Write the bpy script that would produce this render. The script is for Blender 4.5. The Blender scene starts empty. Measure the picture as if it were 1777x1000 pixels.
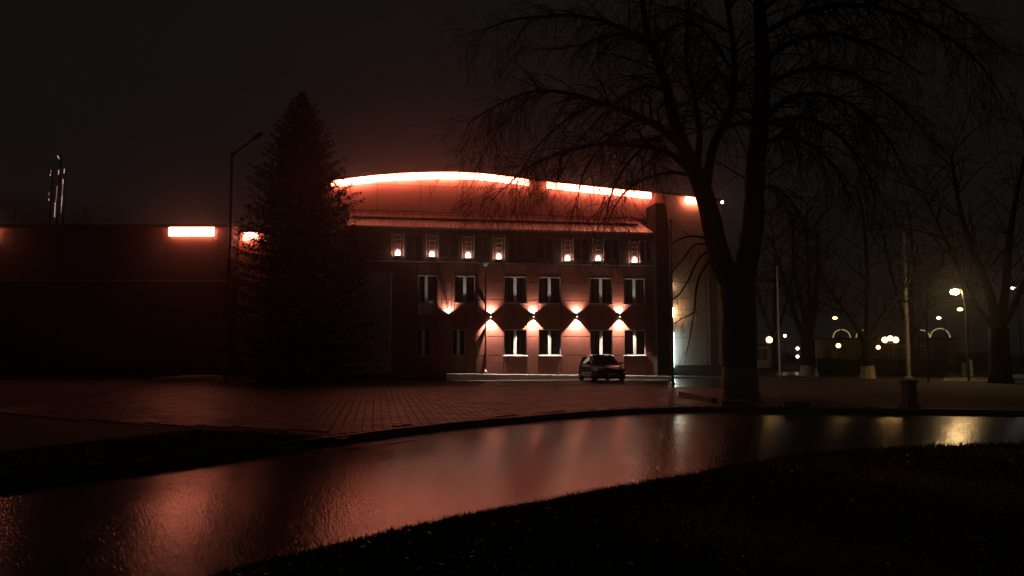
import bpy, math, random
import numpy as np
from mathutils import Vector, Matrix
random.seed(7)
R = math.radians
scene = bpy.context.scene
COL = scene.collection

# ------------------------------------------------------------------ camera
F, CX, CY, EYE = 1395.0, 888.5, 500.0, 1.7
PITCH = math.atan(111.0 / F)
cam_d = bpy.data.cameras.new('camera')
cam_d.sensor_width = 36.0
cam_d.lens = 36.0 * F / 1777.0
cam_d.clip_end = 3000
cam = bpy.data.objects.new('camera', cam_d)
COL.objects.link(cam)
cam.location = (0, 0, EYE)
cam.rotation_euler = (math.pi / 2 + PITCH, 0, 0)
scene.camera = cam

# ------------------------------------------------------------------ world: night sky with a faint city glow
w = bpy.data.worlds.new('World')
scene.world = w
w.use_nodes = True
nt = w.node_tree
nt.nodes.clear()
wo = nt.nodes.new('ShaderNodeOutputWorld')
bg = nt.nodes.new('ShaderNodeBackground')
tc = nt.nodes.new('ShaderNodeTexCoord')
nz = nt.nodes.new('ShaderNodeTexNoise')
nz.inputs['Scale'].default_value = 1.6
nz.inputs['Detail'].default_value = 3
rp = nt.nodes.new('ShaderNodeValToRGB')
rp.color_ramp.elements[0].position = 0.3
rp.color_ramp.elements[0].color = (0.75, 0.68, 0.62, 1)
rp.color_ramp.elements[1].position = 0.75
rp.color_ramp.elements[1].color = (1.0, 0.87, 0.78, 1)
nt.links.new(tc.outputs['Generated'], nz.inputs['Vector'])
nt.links.new(nz.outputs['Fac'], rp.inputs['Fac'])
nt.links.new(rp.outputs['Color'], bg.inputs['Color'])
bg.inputs['Strength'].default_value = 0.0062
nt.links.new(bg.outputs['Background'], wo.inputs['Surface'])

# ------------------------------------------------------------------ exposure and render settings
vs = scene.view_settings
vs.view_transform = 'Standard'
vs.look = 'None'
vs.exposure = 0.0
vs.gamma = 1.0
vs.use_curve_mapping = False
cy = scene.cycles
cy.use_denoising = True
cy.max_bounces = 5
cy.diffuse_bounces = 2
cy.glossy_bounces = 3
cy.transmission_bounces = 4
cy.transparent_max_bounces = 8
cy.volume_bounces = 1
cy.sample_clamp_indirect = 4.0
cy.use_light_tree = True
cy.caustics_reflective = False
cy.caustics_refractive = False

# ------------------------------------------------------------------ strengths of the lamps the photograph shows
STRIP_L = 28.0
STRIP_C = (1.0, 0.235, 0.135)
SCONCE_W = 1500.0
HAZE = 0.00095

# ------------------------------------------------------------------ pixel rays
FWD = Vector((0, math.cos(PITCH), math.sin(PITCH)))
UPV = Vector((0, -math.sin(PITCH), math.cos(PITCH)))
EYEV = Vector((0, 0, EYE))
def ray(px, py):
    return FWD + Vector((1, 0, 0)) * ((px - CX) / F) + UPV * ((CY - py) / F)
def gnd(px, py, z=0.0):
    d = ray(px, py)
    return EYEV + d * ((z - EYE) / d.z)
def at(px, py, Y):
    d = ray(px, py)
    return EYEV + d * (Y / d.y)

# building frame: u along the wall, v into the building, z up
ANG = R(9.5)
UX = Vector((math.cos(ANG), math.sin(ANG), 0))
VX = Vector((-math.sin(ANG), math.cos(ANG), 0))
_p = at(920, 611, 46.5)
P0 = Vector((_p.x, _p.y, 0))
def wl(px, py, v=0.0):
    d = ray(px, py)
    o = P0 + VX * v
    t = (o - EYEV).dot(VX) / d.dot(VX)
    q = EYEV + d * t - P0
    return q.dot(UX), q.z
def W(u, v, z):
    return P0 + UX * u + VX * v + Vector((0, 0, z))

# ------------------------------------------------------------------ materials
MATS = {}
def mat(name, color, rough=0.6, metal=0.0, var=0.0, vscale=3.0, bump=0.0, bscale=20.0, rvar=0.0, spec=0.5, emit=None, estr=0.0, coat=0.0, aniso=1.0):
    if name in MATS:
        return MATS[name]
    m = bpy.data.materials.new(name)
    m.use_nodes = True
    t = m.node_tree
    b = t.nodes['Principled BSDF']
    b.inputs['Base Color'].default_value = (*color, 1)
    b.inputs['Roughness'].default_value = rough
    b.inputs['Metallic'].default_value = metal
    b.inputs['Specular IOR Level'].default_value = spec
    if coat:
        b.inputs['Coat Weight'].default_value = coat
        b.inputs['Coat Roughness'].default_value = 0.05
    if emit:
        b.inputs['Emission Color'].default_value = (*emit, 1)
        b.inputs['Emission Strength'].default_value = estr
    g = None
    if var or bump or rvar:
        g = t.nodes.new('ShaderNodeNewGeometry')
    if var:
        n = t.nodes.new('ShaderNodeTexNoise')
        n.inputs['Scale'].default_value = vscale
        n.inputs['Detail'].default_value = 6
        n.inputs['Roughness'].default_value = 0.65
        t.links.new(g.outputs['Position'], n.inputs['Vector'])
        r = t.nodes.new('ShaderNodeValToRGB')
        r.color_ramp.elements[0].position = 0.3
        r.color_ramp.elements[1].position = 0.72
        r.color_ramp.elements[0].color = (*[max(0, c * (1 - var)) for c in color], 1)
        r.color_ramp.elements[1].color = (*[min(1, c * (1 + var)) for c in color], 1)
        t.links.new(n.outputs['Fac'], r.inputs['Fac'])
        t.links.new(r.outputs['Color'], b.inputs['Base Color'])
    if rvar:
        n = t.nodes.new('ShaderNodeTexNoise')
        n.inputs['Scale'].default_value = vscale * 0.6
        n.inputs['Detail'].default_value = 5
        t.links.new(g.outputs['Position'], n.inputs['Vector'])
        mr = t.nodes.new('ShaderNodeMapRange')
        mr.inputs['From Min'].default_value = 0.35
        mr.inputs['From Max'].default_value = 0.65
        mr.inputs['To Min'].default_value = max(0.03, rough - rvar)
        mr.inputs['To Max'].default_value = min(1, rough + rvar)
        t.links.new(n.outputs['Fac'], mr.inputs['Value'])
        t.links.new(mr.outputs['Result'], b.inputs['Roughness'])
    if bump:
        n = t.nodes.new('ShaderNodeTexNoise')
        n.inputs['Scale'].default_value = bscale
        n.inputs['Detail'].default_value = 4
        t.links.new(g.outputs['Position'], n.inputs['Vector'])
        bp = t.nodes.new('ShaderNodeBump')
        bp.inputs['Strength'].default_value = bump
        bp.inputs['Distance'].default_value = 0.02
        t.links.new(n.outputs['Fac'], bp.inputs['Height'])
        t.links.new(bp.outputs['Normal'], b.inputs['Normal'])
    MATS[name] = m
    return m
def emat(name, color, s):
    if name in MATS:
        return MATS[name]
    m = bpy.data.materials.new(name)
    m.use_nodes = True
    t = m.node_tree
    t.nodes.clear()
    o = t.nodes.new('ShaderNodeOutputMaterial')
    e = t.nodes.new('ShaderNodeEmission')
    e.inputs['Color'].default_value = (*color, 1)
    e.inputs['Strength'].default_value = s
    t.links.new(e.outputs['Emission'], o.inputs['Surface'])
    MATS[name] = m
    return m
def glass_mat(name='window_glass'):
    if name in MATS:
        return MATS[name]
    m = bpy.data.materials.new(name)
    m.use_nodes = True
    t = m.node_tree
    t.nodes.clear()
    o = t.nodes.new('ShaderNodeOutputMaterial')
    tr = t.nodes.new('ShaderNodeBsdfTransparent')
    tr.inputs['Color'].default_value = (0.7, 0.75, 0.72, 1)
    gl = t.nodes.new('ShaderNodeBsdfGlossy')
    gl.inputs['Roughness'].default_value = 0.03
    fr = t.nodes.new('ShaderNodeFresnel')
    fr.inputs['IOR'].default_value = 1.5
    mx = t.nodes.new('ShaderNodeMixShader')
    t.links.new(fr.outputs['Fac'], mx.inputs['Fac'])
    t.links.new(tr.outputs['BSDF'], mx.inputs[1])
    t.links.new(gl.outputs['BSDF'], mx.inputs[2])
    t.links.new(mx.outputs['Shader'], o.inputs['Surface'])
    MATS[name] = m
    return m

def asphalt_mat():
    m = mat('wet_asphalt', (0.035, 0.033, 0.032), 0.34, spec=0.1)
    t = m.node_tree
    b = t.nodes['Principled BSDF']
    g = t.nodes.new('ShaderNodeNewGeometry')
    def noise(s, d, rr=0.6):
        n = t.nodes.new('ShaderNodeTexNoise')
        n.inputs['Scale'].default_value = s
        n.inputs['Detail'].default_value = d
        n.inputs['Roughness'].default_value = rr
        t.links.new(g.outputs['Position'], n.inputs['Vector'])
        return n
    n1 = noise(0.35, 1)
    mr = t.nodes.new('ShaderNodeMapRange')
    mr.inputs['From Min'].default_value = 0.1
    mr.inputs['From Max'].default_value = 0.9
    mr.inputs['To Min'].default_value = 0.17
    mr.inputs['To Max'].default_value = 0.266
    t.links.new(n1.outputs['Fac'], mr.inputs['Value'])
    t.links.new(mr.outputs['Result'], b.inputs['Roughness'])
    n2 = noise(48, 2)
    n3 = noise(5.5, 8, 0.72)
    ad = t.nodes.new('ShaderNodeMath')
    ad.operation = 'MULTIPLY_ADD'
    ad.inputs[1].default_value = 0.25
    t.links.new(n2.outputs['Fac'], ad.inputs[0])
    t.links.new(n3.outputs['Fac'], ad.inputs[2])
    bp = t.nodes.new('ShaderNodeBump')
    bp.inputs['Strength'].default_value = 0.1
    bp.inputs['Distance'].default_value = 0.02
    t.links.new(ad.outputs['Value'], bp.inputs['Height'])
    t.links.new(bp.outputs['Normal'], b.inputs['Normal'])
    rp = t.nodes.new('ShaderNodeValToRGB')
    rp.color_ramp.elements[0].color = (0.022, 0.021, 0.02, 1)
    rp.color_ramp.elements[1].color = (0.06, 0.056, 0.053, 1)
    n4 = noise(25, 5)
    t.links.new(n4.outputs['Fac'], rp.inputs['Fac'])
    t.links.new(rp.outputs['Color'], b.inputs['Base Color'])
    return m

M_ASPH = asphalt_mat()
M_SOIL = mat('damp_soil', (0.035, 0.03, 0.018), 0.9, var=0.4, vscale=1.2, bump=0.6, bscale=9)
M_GRASS = mat('grass_blade', (0.055, 0.075, 0.022), 0.55, var=0.45, vscale=0.9)
M_KERB = mat('kerb_concrete', (0.2, 0.185, 0.17), 0.6, var=0.25, vscale=5, bump=0.3, bscale=40)
M_WKERB = mat('pale_kerb_concrete', (0.7, 0.66, 0.6), 0.55, var=0.2, vscale=4, bump=0.3, bscale=40)
M_PAVE = mat('wet_paving', (0.06, 0.032, 0.027), 0.5, var=0.35, vscale=2.2, bump=0.35, bscale=30, rvar=0.08, spec=0.14)
M_DPAV = mat('dark_wet_pavement', (0.05, 0.045, 0.042), 0.4, var=0.3, vscale=2, bump=0.3, bscale=30)
M_BED = mat('dark_paving_bed', (0.03, 0.025, 0.022), 0.8)
M_RED = mat('red_cladding', (0.23, 0.07, 0.05), 0.5, var=0.18, vscale=1.3, bump=0.06, bscale=12)
M_RED2 = mat('hall_cladding', (0.42, 0.21, 0.17), 0.55, var=0.14, vscale=0.8, bump=0.05, bscale=10)
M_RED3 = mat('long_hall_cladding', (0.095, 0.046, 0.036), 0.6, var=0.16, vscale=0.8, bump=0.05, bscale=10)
M_DARK = mat('dark_mansard_cladding', (0.035, 0.018, 0.016), 0.5, var=0.25, vscale=2)
M_BACK = mat('dark_backing', (0.03, 0.02, 0.018), 0.8)
M_BEIGE = mat('beige_plaster', (0.5, 0.4, 0.33), 0.8, var=0.15, vscale=1.0, bump=0.2, bscale=25)
M_GREY = mat('grey_plaster', (0.78, 0.77, 0.73), 0.85, var=0.12, vscale=1.5, bump=0.2, bscale=25)
M_PLINTH = mat('dark_plinth', (0.05, 0.045, 0.042), 0.7, var=0.2, vscale=3)
M_ROOF = mat('red_roof_tile', (0.15, 0.065, 0.055), 0.35, var=0.15, vscale=3)
M_ROOF2 = mat('dark_roof_sheet', (0.05, 0.04, 0.04), 0.5)
M_PVC = mat('white_pvc', (0.75, 0.75, 0.73), 0.35, var=0.05, vscale=6)
M_STEEL = mat('galvanised_steel', (0.45, 0.44, 0.42), 0.4, 0.6, var=0.2, vscale=8)
M_BLACKM = mat('black_painted_metal', (0.03, 0.027, 0.026), 0.45)
M_REDPIPE = mat('brown_painted_metal', (0.10, 0.04, 0.03), 0.4, var=0.2, vscale=6)
M_GLASS = glass_mat()
M_INT = mat('dark_interior', (0.03, 0.028, 0.026), 0.9)
M_BLIND = mat('grey_blind', (0.22, 0.21, 0.18), 0.9, var=0.25, vscale=9)
M_BARK = mat('dark_bark', (0.03, 0.026, 0.022), 0.95, spec=0.1, var=0.35, vscale=7, bump=0.9, bscale=16)
M_TWIG = mat('twig_bark', (0.02, 0.016, 0.014), 0.9, spec=0.1)
M_WASH = mat('whitewash', (0.5, 0.44, 0.28), 0.9, var=0.55, vscale=6, bump=0.7, bscale=14)
M_NEEDLE = mat('spruce_needles', (0.005, 0.008, 0.006), 0.95, var=0.4, vscale=4, spec=0.0)
M_CONC = mat('old_concrete', (0.32, 0.30, 0.27), 0.8, var=0.3, vscale=3, bump=0.5, bscale=18)
M_WETC = mat('wet_pale_concrete', (0.28, 0.26, 0.23), 0.28, var=0.25, vscale=1.5, bump=0.2, bscale=12, rvar=0.1)
M_HEDGE = mat('hedge_leaf', (0.03, 0.035, 0.018), 0.8, var=0.4, vscale=3)
M_LEAF = mat('fallen_leaf', (0.02, 0.013, 0.008), 0.75, var=0.4, vscale=6)
E_STRIP = emat('glowing_red_tube', STRIP_C, STRIP_L)
E_STRIPS = [E_STRIP, emat('glowing_red_tube_dim', STRIP_C, STRIP_L * 0.8), emat('glowing_red_tube_bright', STRIP_C, STRIP_L * 1.2)]

# ------------------------------------------------------------------ mesh builder
class MB:
    def __init__(s):
        s.v = []; s.f = []
    def box(s, x0, x1, y0, y1, z0, z1):
        n = len(s.v)
        s.v += [(x0, y0, z0), (x1, y0, z0), (x1, y1, z0), (x0, y1, z0), (x0, y0, z1), (x1, y0, z1), (x1, y1, z1), (x0, y1, z1)]
        s.f += [(n, n+3, n+2, n+1), (n+4, n+5, n+6, n+7), (n, n+1, n+5, n+4), (n+1, n+2, n+6, n+5), (n+2, n+3, n+7, n+6), (n+3, n, n+4, n+7)]
        return s
    def hexa(s, b, t):
        n = len(s.v)
        s.v += [tuple(p) for p in b] + [tuple(p) for p in t]
        k = len(b)
        s.f += [tuple(n + i for i in reversed(range(k))), tuple(n + k + i for i in range(k))]
        for i in range(k):
            j = (i + 1) % k
            s.f.append((n + i, n + j, n + k + j, n + k + i))
        return s
    def tube(s, pts, rad, sides=6, cap=True):
        pts = [Vector(p) for p in pts]
        if not hasattr(rad, '__len__'):
            rad = [rad] * len(pts)
        n0 = len(s.v)
        prev = None
        for i, p in enumerate(pts):
            a = pts[max(0, i - 1)]; b = pts[min(len(pts) - 1, i + 1)]
            d = b - a
            if d.length < 1e-9:
                d = Vector((0, 0, 1))
            d.normalize()
            if prev is None:
                ref = Vector((0, 0, 1)) if abs(d.z) < 0.9 else Vector((1, 0, 0))
                x = d.cross(ref).normalized()
            else:
                x = prev - d * prev.dot(d)
                if x.length < 1e-6:
                    x = d.orthogonal()
                x.normalize()
            prev = x
            y = d.cross(x)
            r = rad[i]
            for k in range(sides):
                an = 2 * math.pi * k / sides
                q = p + x * (math.cos(an) * r) + y * (math.sin(an) * r)
                s.v.append((q.x, q.y, q.z))
        for i in range(len(pts) - 1):
            for k in range(sides):
                j = (k + 1) % sides
                a = n0 + i * sides
                s.f.append((a + k, a + j, a + sides + j, a + sides + k))
        if cap:
            s.f.append(tuple(n0 + k for k in reversed(range(sides))))
            e = n0 + (len(pts) - 1) * sides
            s.f.append(tuple(e + k for k in range(sides)))
        return s
    def oval(s, a, b, ry, rz, side, k=10):
        n = len(s.v)
        for p in (a, b):
            for i in range(k):
                an = 2 * math.pi * i / k
                q = p + side * (math.cos(an) * ry) + Vector((0, 0, math.sin(an) * rz))
                s.v.append((q.x, q.y, q.z))
        for i in range(k):
            j = (i + 1) % k
            s.f.append((n + i, n + j, n + k + j, n + k + i))
        s.f += [tuple(n + i for i in reversed(range(k))), tuple(n + k + i for i in range(k))]
        return s
    def ball(s, c, r, nu=10, nv=6, sq=(1, 1, 1)):
        n = len(s.v)
        c = Vector(c)
        s.v.append((c.x, c.y, c.z - r * sq[2]))
        for j in range(1, nv):
            ph = -math.pi / 2 + math.pi * j / nv
            for i in range(nu):
                th = 2 * math.pi * i / nu
                s.v.append((c.x + r * sq[0] * math.cos(ph) * math.cos(th), c.y + r * sq[1] * math.cos(ph) * math.sin(th), c.z + r * sq[2] * math.sin(ph)))
        s.v.append((c.x, c.y, c.z + r * sq[2]))
        top = len(s.v) - 1
        for i in range(nu):
            k = (i + 1) % nu
            s.f.append((n, n + 1 + k, n + 1 + i))
            for j in range(nv - 2):
                a = n + 1 + j * nu
                s.f.append((a + i, a + k, a + nu + k, a + nu + i))
            a = n + 1 + (nv - 2) * nu
            s.f.append((a + i, a + k, top))
        return s
    def lathe(s, c, prof, n=16):
        b = len(s.v)
        for (r, z) in prof:
            for k in range(n):
                a = 2 * math.pi * k / n
                s.v.append((c[0] + r * math.cos(a), c[1] + r * math.sin(a), c[2] + z))
        for i in range(len(prof) - 1):
            for k in range(n):
                j = (k + 1) % n
                s.f.append((b + i * n + k, b + i * n + j, b + (i + 1) * n + j, b + (i + 1) * n + k))
        s.f.append(tuple(b + k for k in reversed(range(n))))
        e = b + (len(prof) - 1) * n
        s.f.append(tuple(e + k for k in range(n)))
        return s
    def mesh(s, name, m, smooth=False):
        me = bpy.data.meshes.new(name)
        me.from_pydata(s.v, [], s.f)
        if smooth:
            me.polygons.foreach_set('use_smooth', [True] * len(me.polygons))
        me.materials.append(m)
        me.update()
        return me
    def build(s, name, m, parent=None, smooth=False):
        o = bpy.data.objects.new(name, s.mesh(name, m, smooth))
        COL.objects.link(o)
        if parent:
            o.parent = parent
        return o

def tag(o, label=None, cat=None, group=None, kind=None):
    if label: o['label'] = label
    if cat: o['category'] = cat
    if group: o['group'] = group
    if kind: o['kind'] = kind
    return o
def thing(name, label, cat, loc=(0, 0, 0), rz=0.0, group=None):
    o = bpy.data.objects.new(name, None)
    o.empty_display_size = 0.2
    COL.objects.link(o)
    o.location = loc
    o.rotation_euler = (0, 0, rz)
    return tag(o, label, cat, group)
def inst(name, me, parent, loc=(0, 0, 0), rz=0.0):
    o = bpy.data.objects.new(name, me)
    COL.objects.link(o)
    o.parent = parent
    o.location = loc
    o.rotation_euler = (0, 0, rz)
    return o
def lerp(a, b, t):
    return a + (b - a) * t
def polyx(tab, x):
    if x <= tab[0][0]:
        (x0, y0), (x1, y1) = tab[0], tab[1]
        return y0 + (y1 - y0) * (x - x0) / (x1 - x0)
    for (x0, y0), (x1, y1) in zip(tab, tab[1:]):
        if x <= x1:
            return y0 + (y1 - y0) * (x - x0) / (x1 - x0)
    (x0, y0), (x1, y1) = tab[-2], tab[-1]
    return y0 + (y1 - y0) * (x - x0) / (x1 - x0)
def smooth_path(pts, n):
    P = [Vector(p) for p in pts]
    out = []
    m = len(P) - 1
    for k in range(n + 1):
        t = k / n * m
        i = min(int(t), m - 1)
        f = t - i
        p0 = P[max(i - 1, 0)]; p1 = P[i]; p2 = P[i + 1]; p3 = P[min(i + 2, m)]
        out.append(0.5 * ((2 * p1) + (p2 - p0) * f + (2 * p0 - 5 * p1 + 4 * p2 - p3) * f * f + (3 * p1 - p0 - 3 * p2 + p3) * f ** 3))
    return out

# ================================================================== GROUND
PZ = 0.15      # level of the plaza and lawns behind the kerb
g = MB()
g.v = [(-900, -60, -0.35), (900, -60, -0.35), (900, 1500, -0.35), (-900, 1500, -0.35)]
g.f = [(0, 1, 2, 3)]
tag(g.build('ground', M_SOIL), kind='structure')

FAR = [(-700, 950), (-300, 886), (0, 846), (200, 823), (350, 805), (500, 785), (600, 770), (700, 757), (800, 745), (900, 735), (1000, 726), (1100, 719), (1200, 716), (1300, 716), (1450, 718), (1650, 721), (1777, 723), (2100, 727), (2600, 733)]
NEAR = [(-700, 1420), (-300, 1240), (0, 1130), (200, 1062), (430, 992), (560, 957), (694, 922), (804, 898), (954, 870), (1072, 846), (1214, 822), (1372, 793), (1500, 781), (1612, 775), (1777, 770), (2100, 764), (2600, 758)]
PLZ = [(-400, 700), (-60, 716), (60, 731), (300, 746), (450, 752), (540, 758), (600, 770)] + [q_ for q_ in FAR if q_[0] > 600]
XS = list(np.linspace(-700, 2600, 111))
far_pts = [gnd(x, polyx(FAR, x), 0.0) for x in XS]
near_pts = [gnd(x, polyx(NEAR, x), 0.0) for x in XS]
# crowned carriageway with real grain: a fine uneven mesh
NS = 96
RX = list(np.linspace(-700, -120, 20)) + list(np.linspace(-117, 1900, 780)) + list(np.linspace(1930, 2600, 24))
rng = np.random.RandomState(11)
ra = np.array([tuple(gnd(x, polyx(FAR, x), 0.0)) for x in RX])
rb = np.array([tuple(gnd(x, polyx(NEAR, x), 0.0)) for x in RX])
tt = np.linspace(0, 1, NS + 1)[None, :, None]
RP = ra[:, None, :] * (1 - tt) + rb[:, None, :] * tt
wd = np.minimum(np.linalg.norm(ra - rb, axis=1), 9.0)[:, None]
RP[:, :, 2] = 0.012 * wd * (1 - np.abs(2 * tt[:, :, 0] - 1) ** 1.6)
amp = 0.00005 * np.clip(RP[:, :, 1], 4, 30)
RP[:, :, 2] += rng.normal(0, 1, RP.shape[:2]) * amp
road = MB()
road.v = [tuple(p) for p in RP.reshape(-1, 3)]
for i in range(len(RX) - 1):
    for k in range(NS):
        q = i * (NS + 1) + k
        road.f.append((q, q + 1, q + NS + 2, q + NS + 1))
tag(road.build('road', M_ASPH), kind='structure')

# near lawn: slightly raised soil with grass
lawn = MB()
cols = 22
XL = list(np.linspace(-700, 2600, 67))
for x in XL:
    a = gnd(x, polyx(NEAR, x), 0.0)
    b = Vector((a.x * 0.1 + (x - 888) / 888 * 3, -6, 0))
    for k in range(cols + 1):
        t = k / cols
        p = a.lerp(b, t)
        z = -0.01 + 0.05 * min(1, t * 8) + 0.03 * math.sin(p.x * 1.3 + p.y * 0.7) * min(1, t * 4)
        lawn.v.append((p.x, p.y, z))
for i in range(len(XL) - 1):
    for k in range(cols):
        q = i * (cols + 1) + k
        lawn.f.append((q, q + 1, q + cols + 2, q + cols + 1))
tag(lawn.build('lawn', M_SOIL, smooth=True), kind='structure')

# terrain behind the kerb (one raised sheet: verge on the left, park lawn on the right)
back = MB()
for a in far_pts:
    d = Vector((a.x, a.y, 0)).normalized()
    p0 = a + d * 0.1
    back.v.append((p0.x, p0.y, PZ - 0.02))
    p1 = a + d * 420
    back.v.append((p1.x, p1.y, PZ - 0.02))
for i in range(len(far_pts) - 1):
    q = i * 2
    back.f.append((q, q + 2, q + 3, q + 1))
tag(back.build('park_ground', M_SOIL), kind='structure')

# kerb stones along the far edge of the road
kerb = MB()
kerb_root = bpy.data.objects.new('kerb', None)
COL.objects.link(kerb_root)
tag(kerb_root, kind='structure')
kb = MB()
kb.hexa([(-0.49, 0, 0), (0.49, 0, 0), (0.49, 0.16, 0), (-0.49, 0.16, 0)], [(-0.49, 0.015, 0.17), (0.49, 0.015, 0.17), (0.49, 0.16, 0.175), (-0.49, 0.16, 0.175)])
kb_me = kb.mesh('kerb_stone', M_KERB)
dense = []
for x in np.linspace(-250, 2150, 1200):
    dense.append(gnd(x, polyx(FAR, x), 0.0))
acc = 0.0
last = dense[0]
start = dense[0]
for p in dense[1:]:
    acc += (p - last).length
    last = p
    if acc >= 1.0:
        d = (p - start)
        c = (p + start) / 2
        o = inst('kerb_stone', kb_me, kerb_root, (c.x, c.y, -0.01 + random.uniform(-0.006, 0.006)), math.atan2(d.y, d.x) + random.uniform(-0.006, 0.006))
        o.scale.x = d.length
        start = p
        acc = 0.0

# the paved plaza, laid square to the building
plaza_root = bpy.data.objects.new('plaza', None)
COL.objects.link(plaza_root)
plaza_root.location = P0
plaza_root.rotation_euler = (0, 0, ANG)
tag(plaza_root, kind='structure')
def far_edge_v(u):
    lo, hi = -45.0, 0.0
    for _ in range(40):
        mid = (lo + hi) / 2
        p = W(u, mid, 0)
        px = CX + F * p.x / (p.y * math.cos(PITCH) + (0 - EYE) * math.sin(PITCH))
        e = gnd(px, polyx(PLZ, px), 0.0 if px > 600 else 0.1)
        if p.xy.length > e.xy.length + 0.19:
            hi = mid
        else:
            lo = mid
    return hi
def loc_of(p):
    q = p - P0
    return q.dot(UX), q.dot(VX)
uL = loc_of(gnd(-40, 716, PZ))[0]
uR = loc_of(gnd(1215, 712, PZ))[0]
bed = MB()
n = 160
for i in range(n + 1):
    u = lerp(uL, uR + 6, i / n)
    bed.v += [(u, far_edge_v(u), PZ - 0.012), (u, -1.3, PZ - 0.012)]
for i in range(n):
    bed.f.append((2*i, 2*i+2, 2*i+3, 2*i+1))
bed.build('paving_bed', M_BED, plaza_root)
PW, PL = 0.205, 0.41
pav = MB()
pav.hexa([(0.004, 0.004, -0.01), (PW-0.006, 0.004, -0.01), (PW-0.006, PL-0.006, -0.01), (0.004, PL-0.006, -0.01)],
         [(0.009, 0.009, 0.012), (PW-0.011, 0.009, 0.012), (PW-0.011, PL-0.011, 0.012), (0.009, PL-0.011, 0.012)])
pav_me = pav.mesh('paver', M_PAVE)
cells = []
nu = int((uR + 6 - uL) / PW)
for i in range(nu):
    u = uL + i * PW
    vmin = far_edge_v(u)
    vmin = max(vmin, far_edge_v(u + PW))
    k0 = math.ceil((vmin + (0.205 if i % 2 else 0)) / PL)
    v = k0 * PL - (0.205 if i % 2 else 0)
    while v + PL < -1.32:
        cells.append((u, v))
        v += PL
cells = [c for c in cells if abs(W(c[0], c[1], 0).x) < W(c[0], c[1], 0).y * 0.75]
def cell_key(c):
    p = W(c[0], c[1], 0)
    px = CX + F * p.x / p.y
    return p.y + (0 if 575 < px < 900 else 100)
cells.sort(key=cell_key)
for (u, v) in cells[:300]:
    inst('paver', pav_me, plaza_root, (u, v, PZ + random.uniform(-0.003, 0.003)))
rest = MB()
for (u, v) in cells[300:]:
    n = len(rest.v)
    dz = PZ + random.uniform(-0.003, 0.003)
    tx = random.uniform(-0.004, 0.004)
    rest.v += [(x + u, y + v, z + dz + (tx if x > 0.1 else 0)) for (x, y, z) in pav.v]
    rest.f += [tuple(n + i for i in f) for f in pav.f[1:]]
tag(rest.build('paving_field', M_PAVE, plaza_root), kind='stuff')

# ================================================================== FRONT BUILDING
HV = 3.4            # how far the hall wall stands behind the front wall
bld = thing('office_building', 'three storey red clad office block with lit wall lamps below a bright roof edge', 'building', P0, ANG)
def pu(x, y=611, v=0.0): return wl(x, y, v)[0]
def pz(y, x=920, v=0.0): return wl(x, y, v)[1]
U0, U1 = pu(600), pu(1135)
Z_BASE = 0.2
Z_LEDGE = pz(460)
Z_EAVE = pz(401)
S1, H1 = pz(617), pz(572)
S2, H2 = pz(526.5), pz(480.5)
wins = []   # (x0,x1,sill,head, kind)
for a, b in ((874, 914.5), (934.5, 974), (1024, 1063.5), (1083.5, 1121)):
    wins.append((pu(a), pu(b), S1, H1, 'low'))
    wins.append((pu(a), pu(b), S2, H2, 'up'))
wins.append((pu(788), pu(824.5), S2, H2, 'up'))
wins.append((pu(783), pu(808), S1, H1, 'low'))
wins.append((pu(722), pu(747), S1, H1, 'low'))
wins.append((pu(724), pu(759), pz(547), H2, 'door'))
wins3 = []
for a, b in ((703, 732), (762, 794), (823, 851), (882, 912), (930, 962), (997, 1025), (1051, 1077), (1112, 1133)):
    wins3.append((pu(a), pu(b), pz(449), pz(412), 'attic'))

# backing wall with real openings: fill a grid of cells, leave out the window cells
def wall_cells(ulines, zlines, openings):
    out = []
    for i in range(len(ulines) - 1):
        for j in range(len(zlines) - 1):
            uc = (ulines[i] + ulines[i+1]) / 2; zc = (zlines[j] + zlines[j+1]) / 2
            if any(o[0] < uc < o[1] and o[2] < zc < o[3] for o in openings):
                continue
            out.append((ulines[i], ulines[i+1], zlines[j], zlines[j+1]))
    return out
def uniq(a):
    a = sorted(a)
    o = [a[0]]
    for x in a[1:]:
        if x - o[-1] > 0.004:
            o.append(x)
    return o
allw = wins + wins3
ul = uniq([U0, U1] + [w_[0] for w_ in allw] + [w_[1] for w_ in allw])
zl = uniq([0.0, Z_EAVE] + [w_[2] for w_ in allw] + [w_[3] for w_ in allw])
bw = MB()
for (a, b, c, d) in wall_cells(ul, zl, allw):
    bw.box(a, b, 0.04, 0.30, c, d)
bw.build('wall', M_BACK, bld)
# dark rooms behind the glass
rm = MB()
rm.box(U0, U1, 1.6, 1.7, 0.0, Z_EAVE)
for z in (0.3, pz(548), Z_LEDGE):
    rm.box(U0, U1, 0.31, 1.59, z - 0.12, z)
rm.build('room_backdrop', M_INT, bld)

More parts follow.
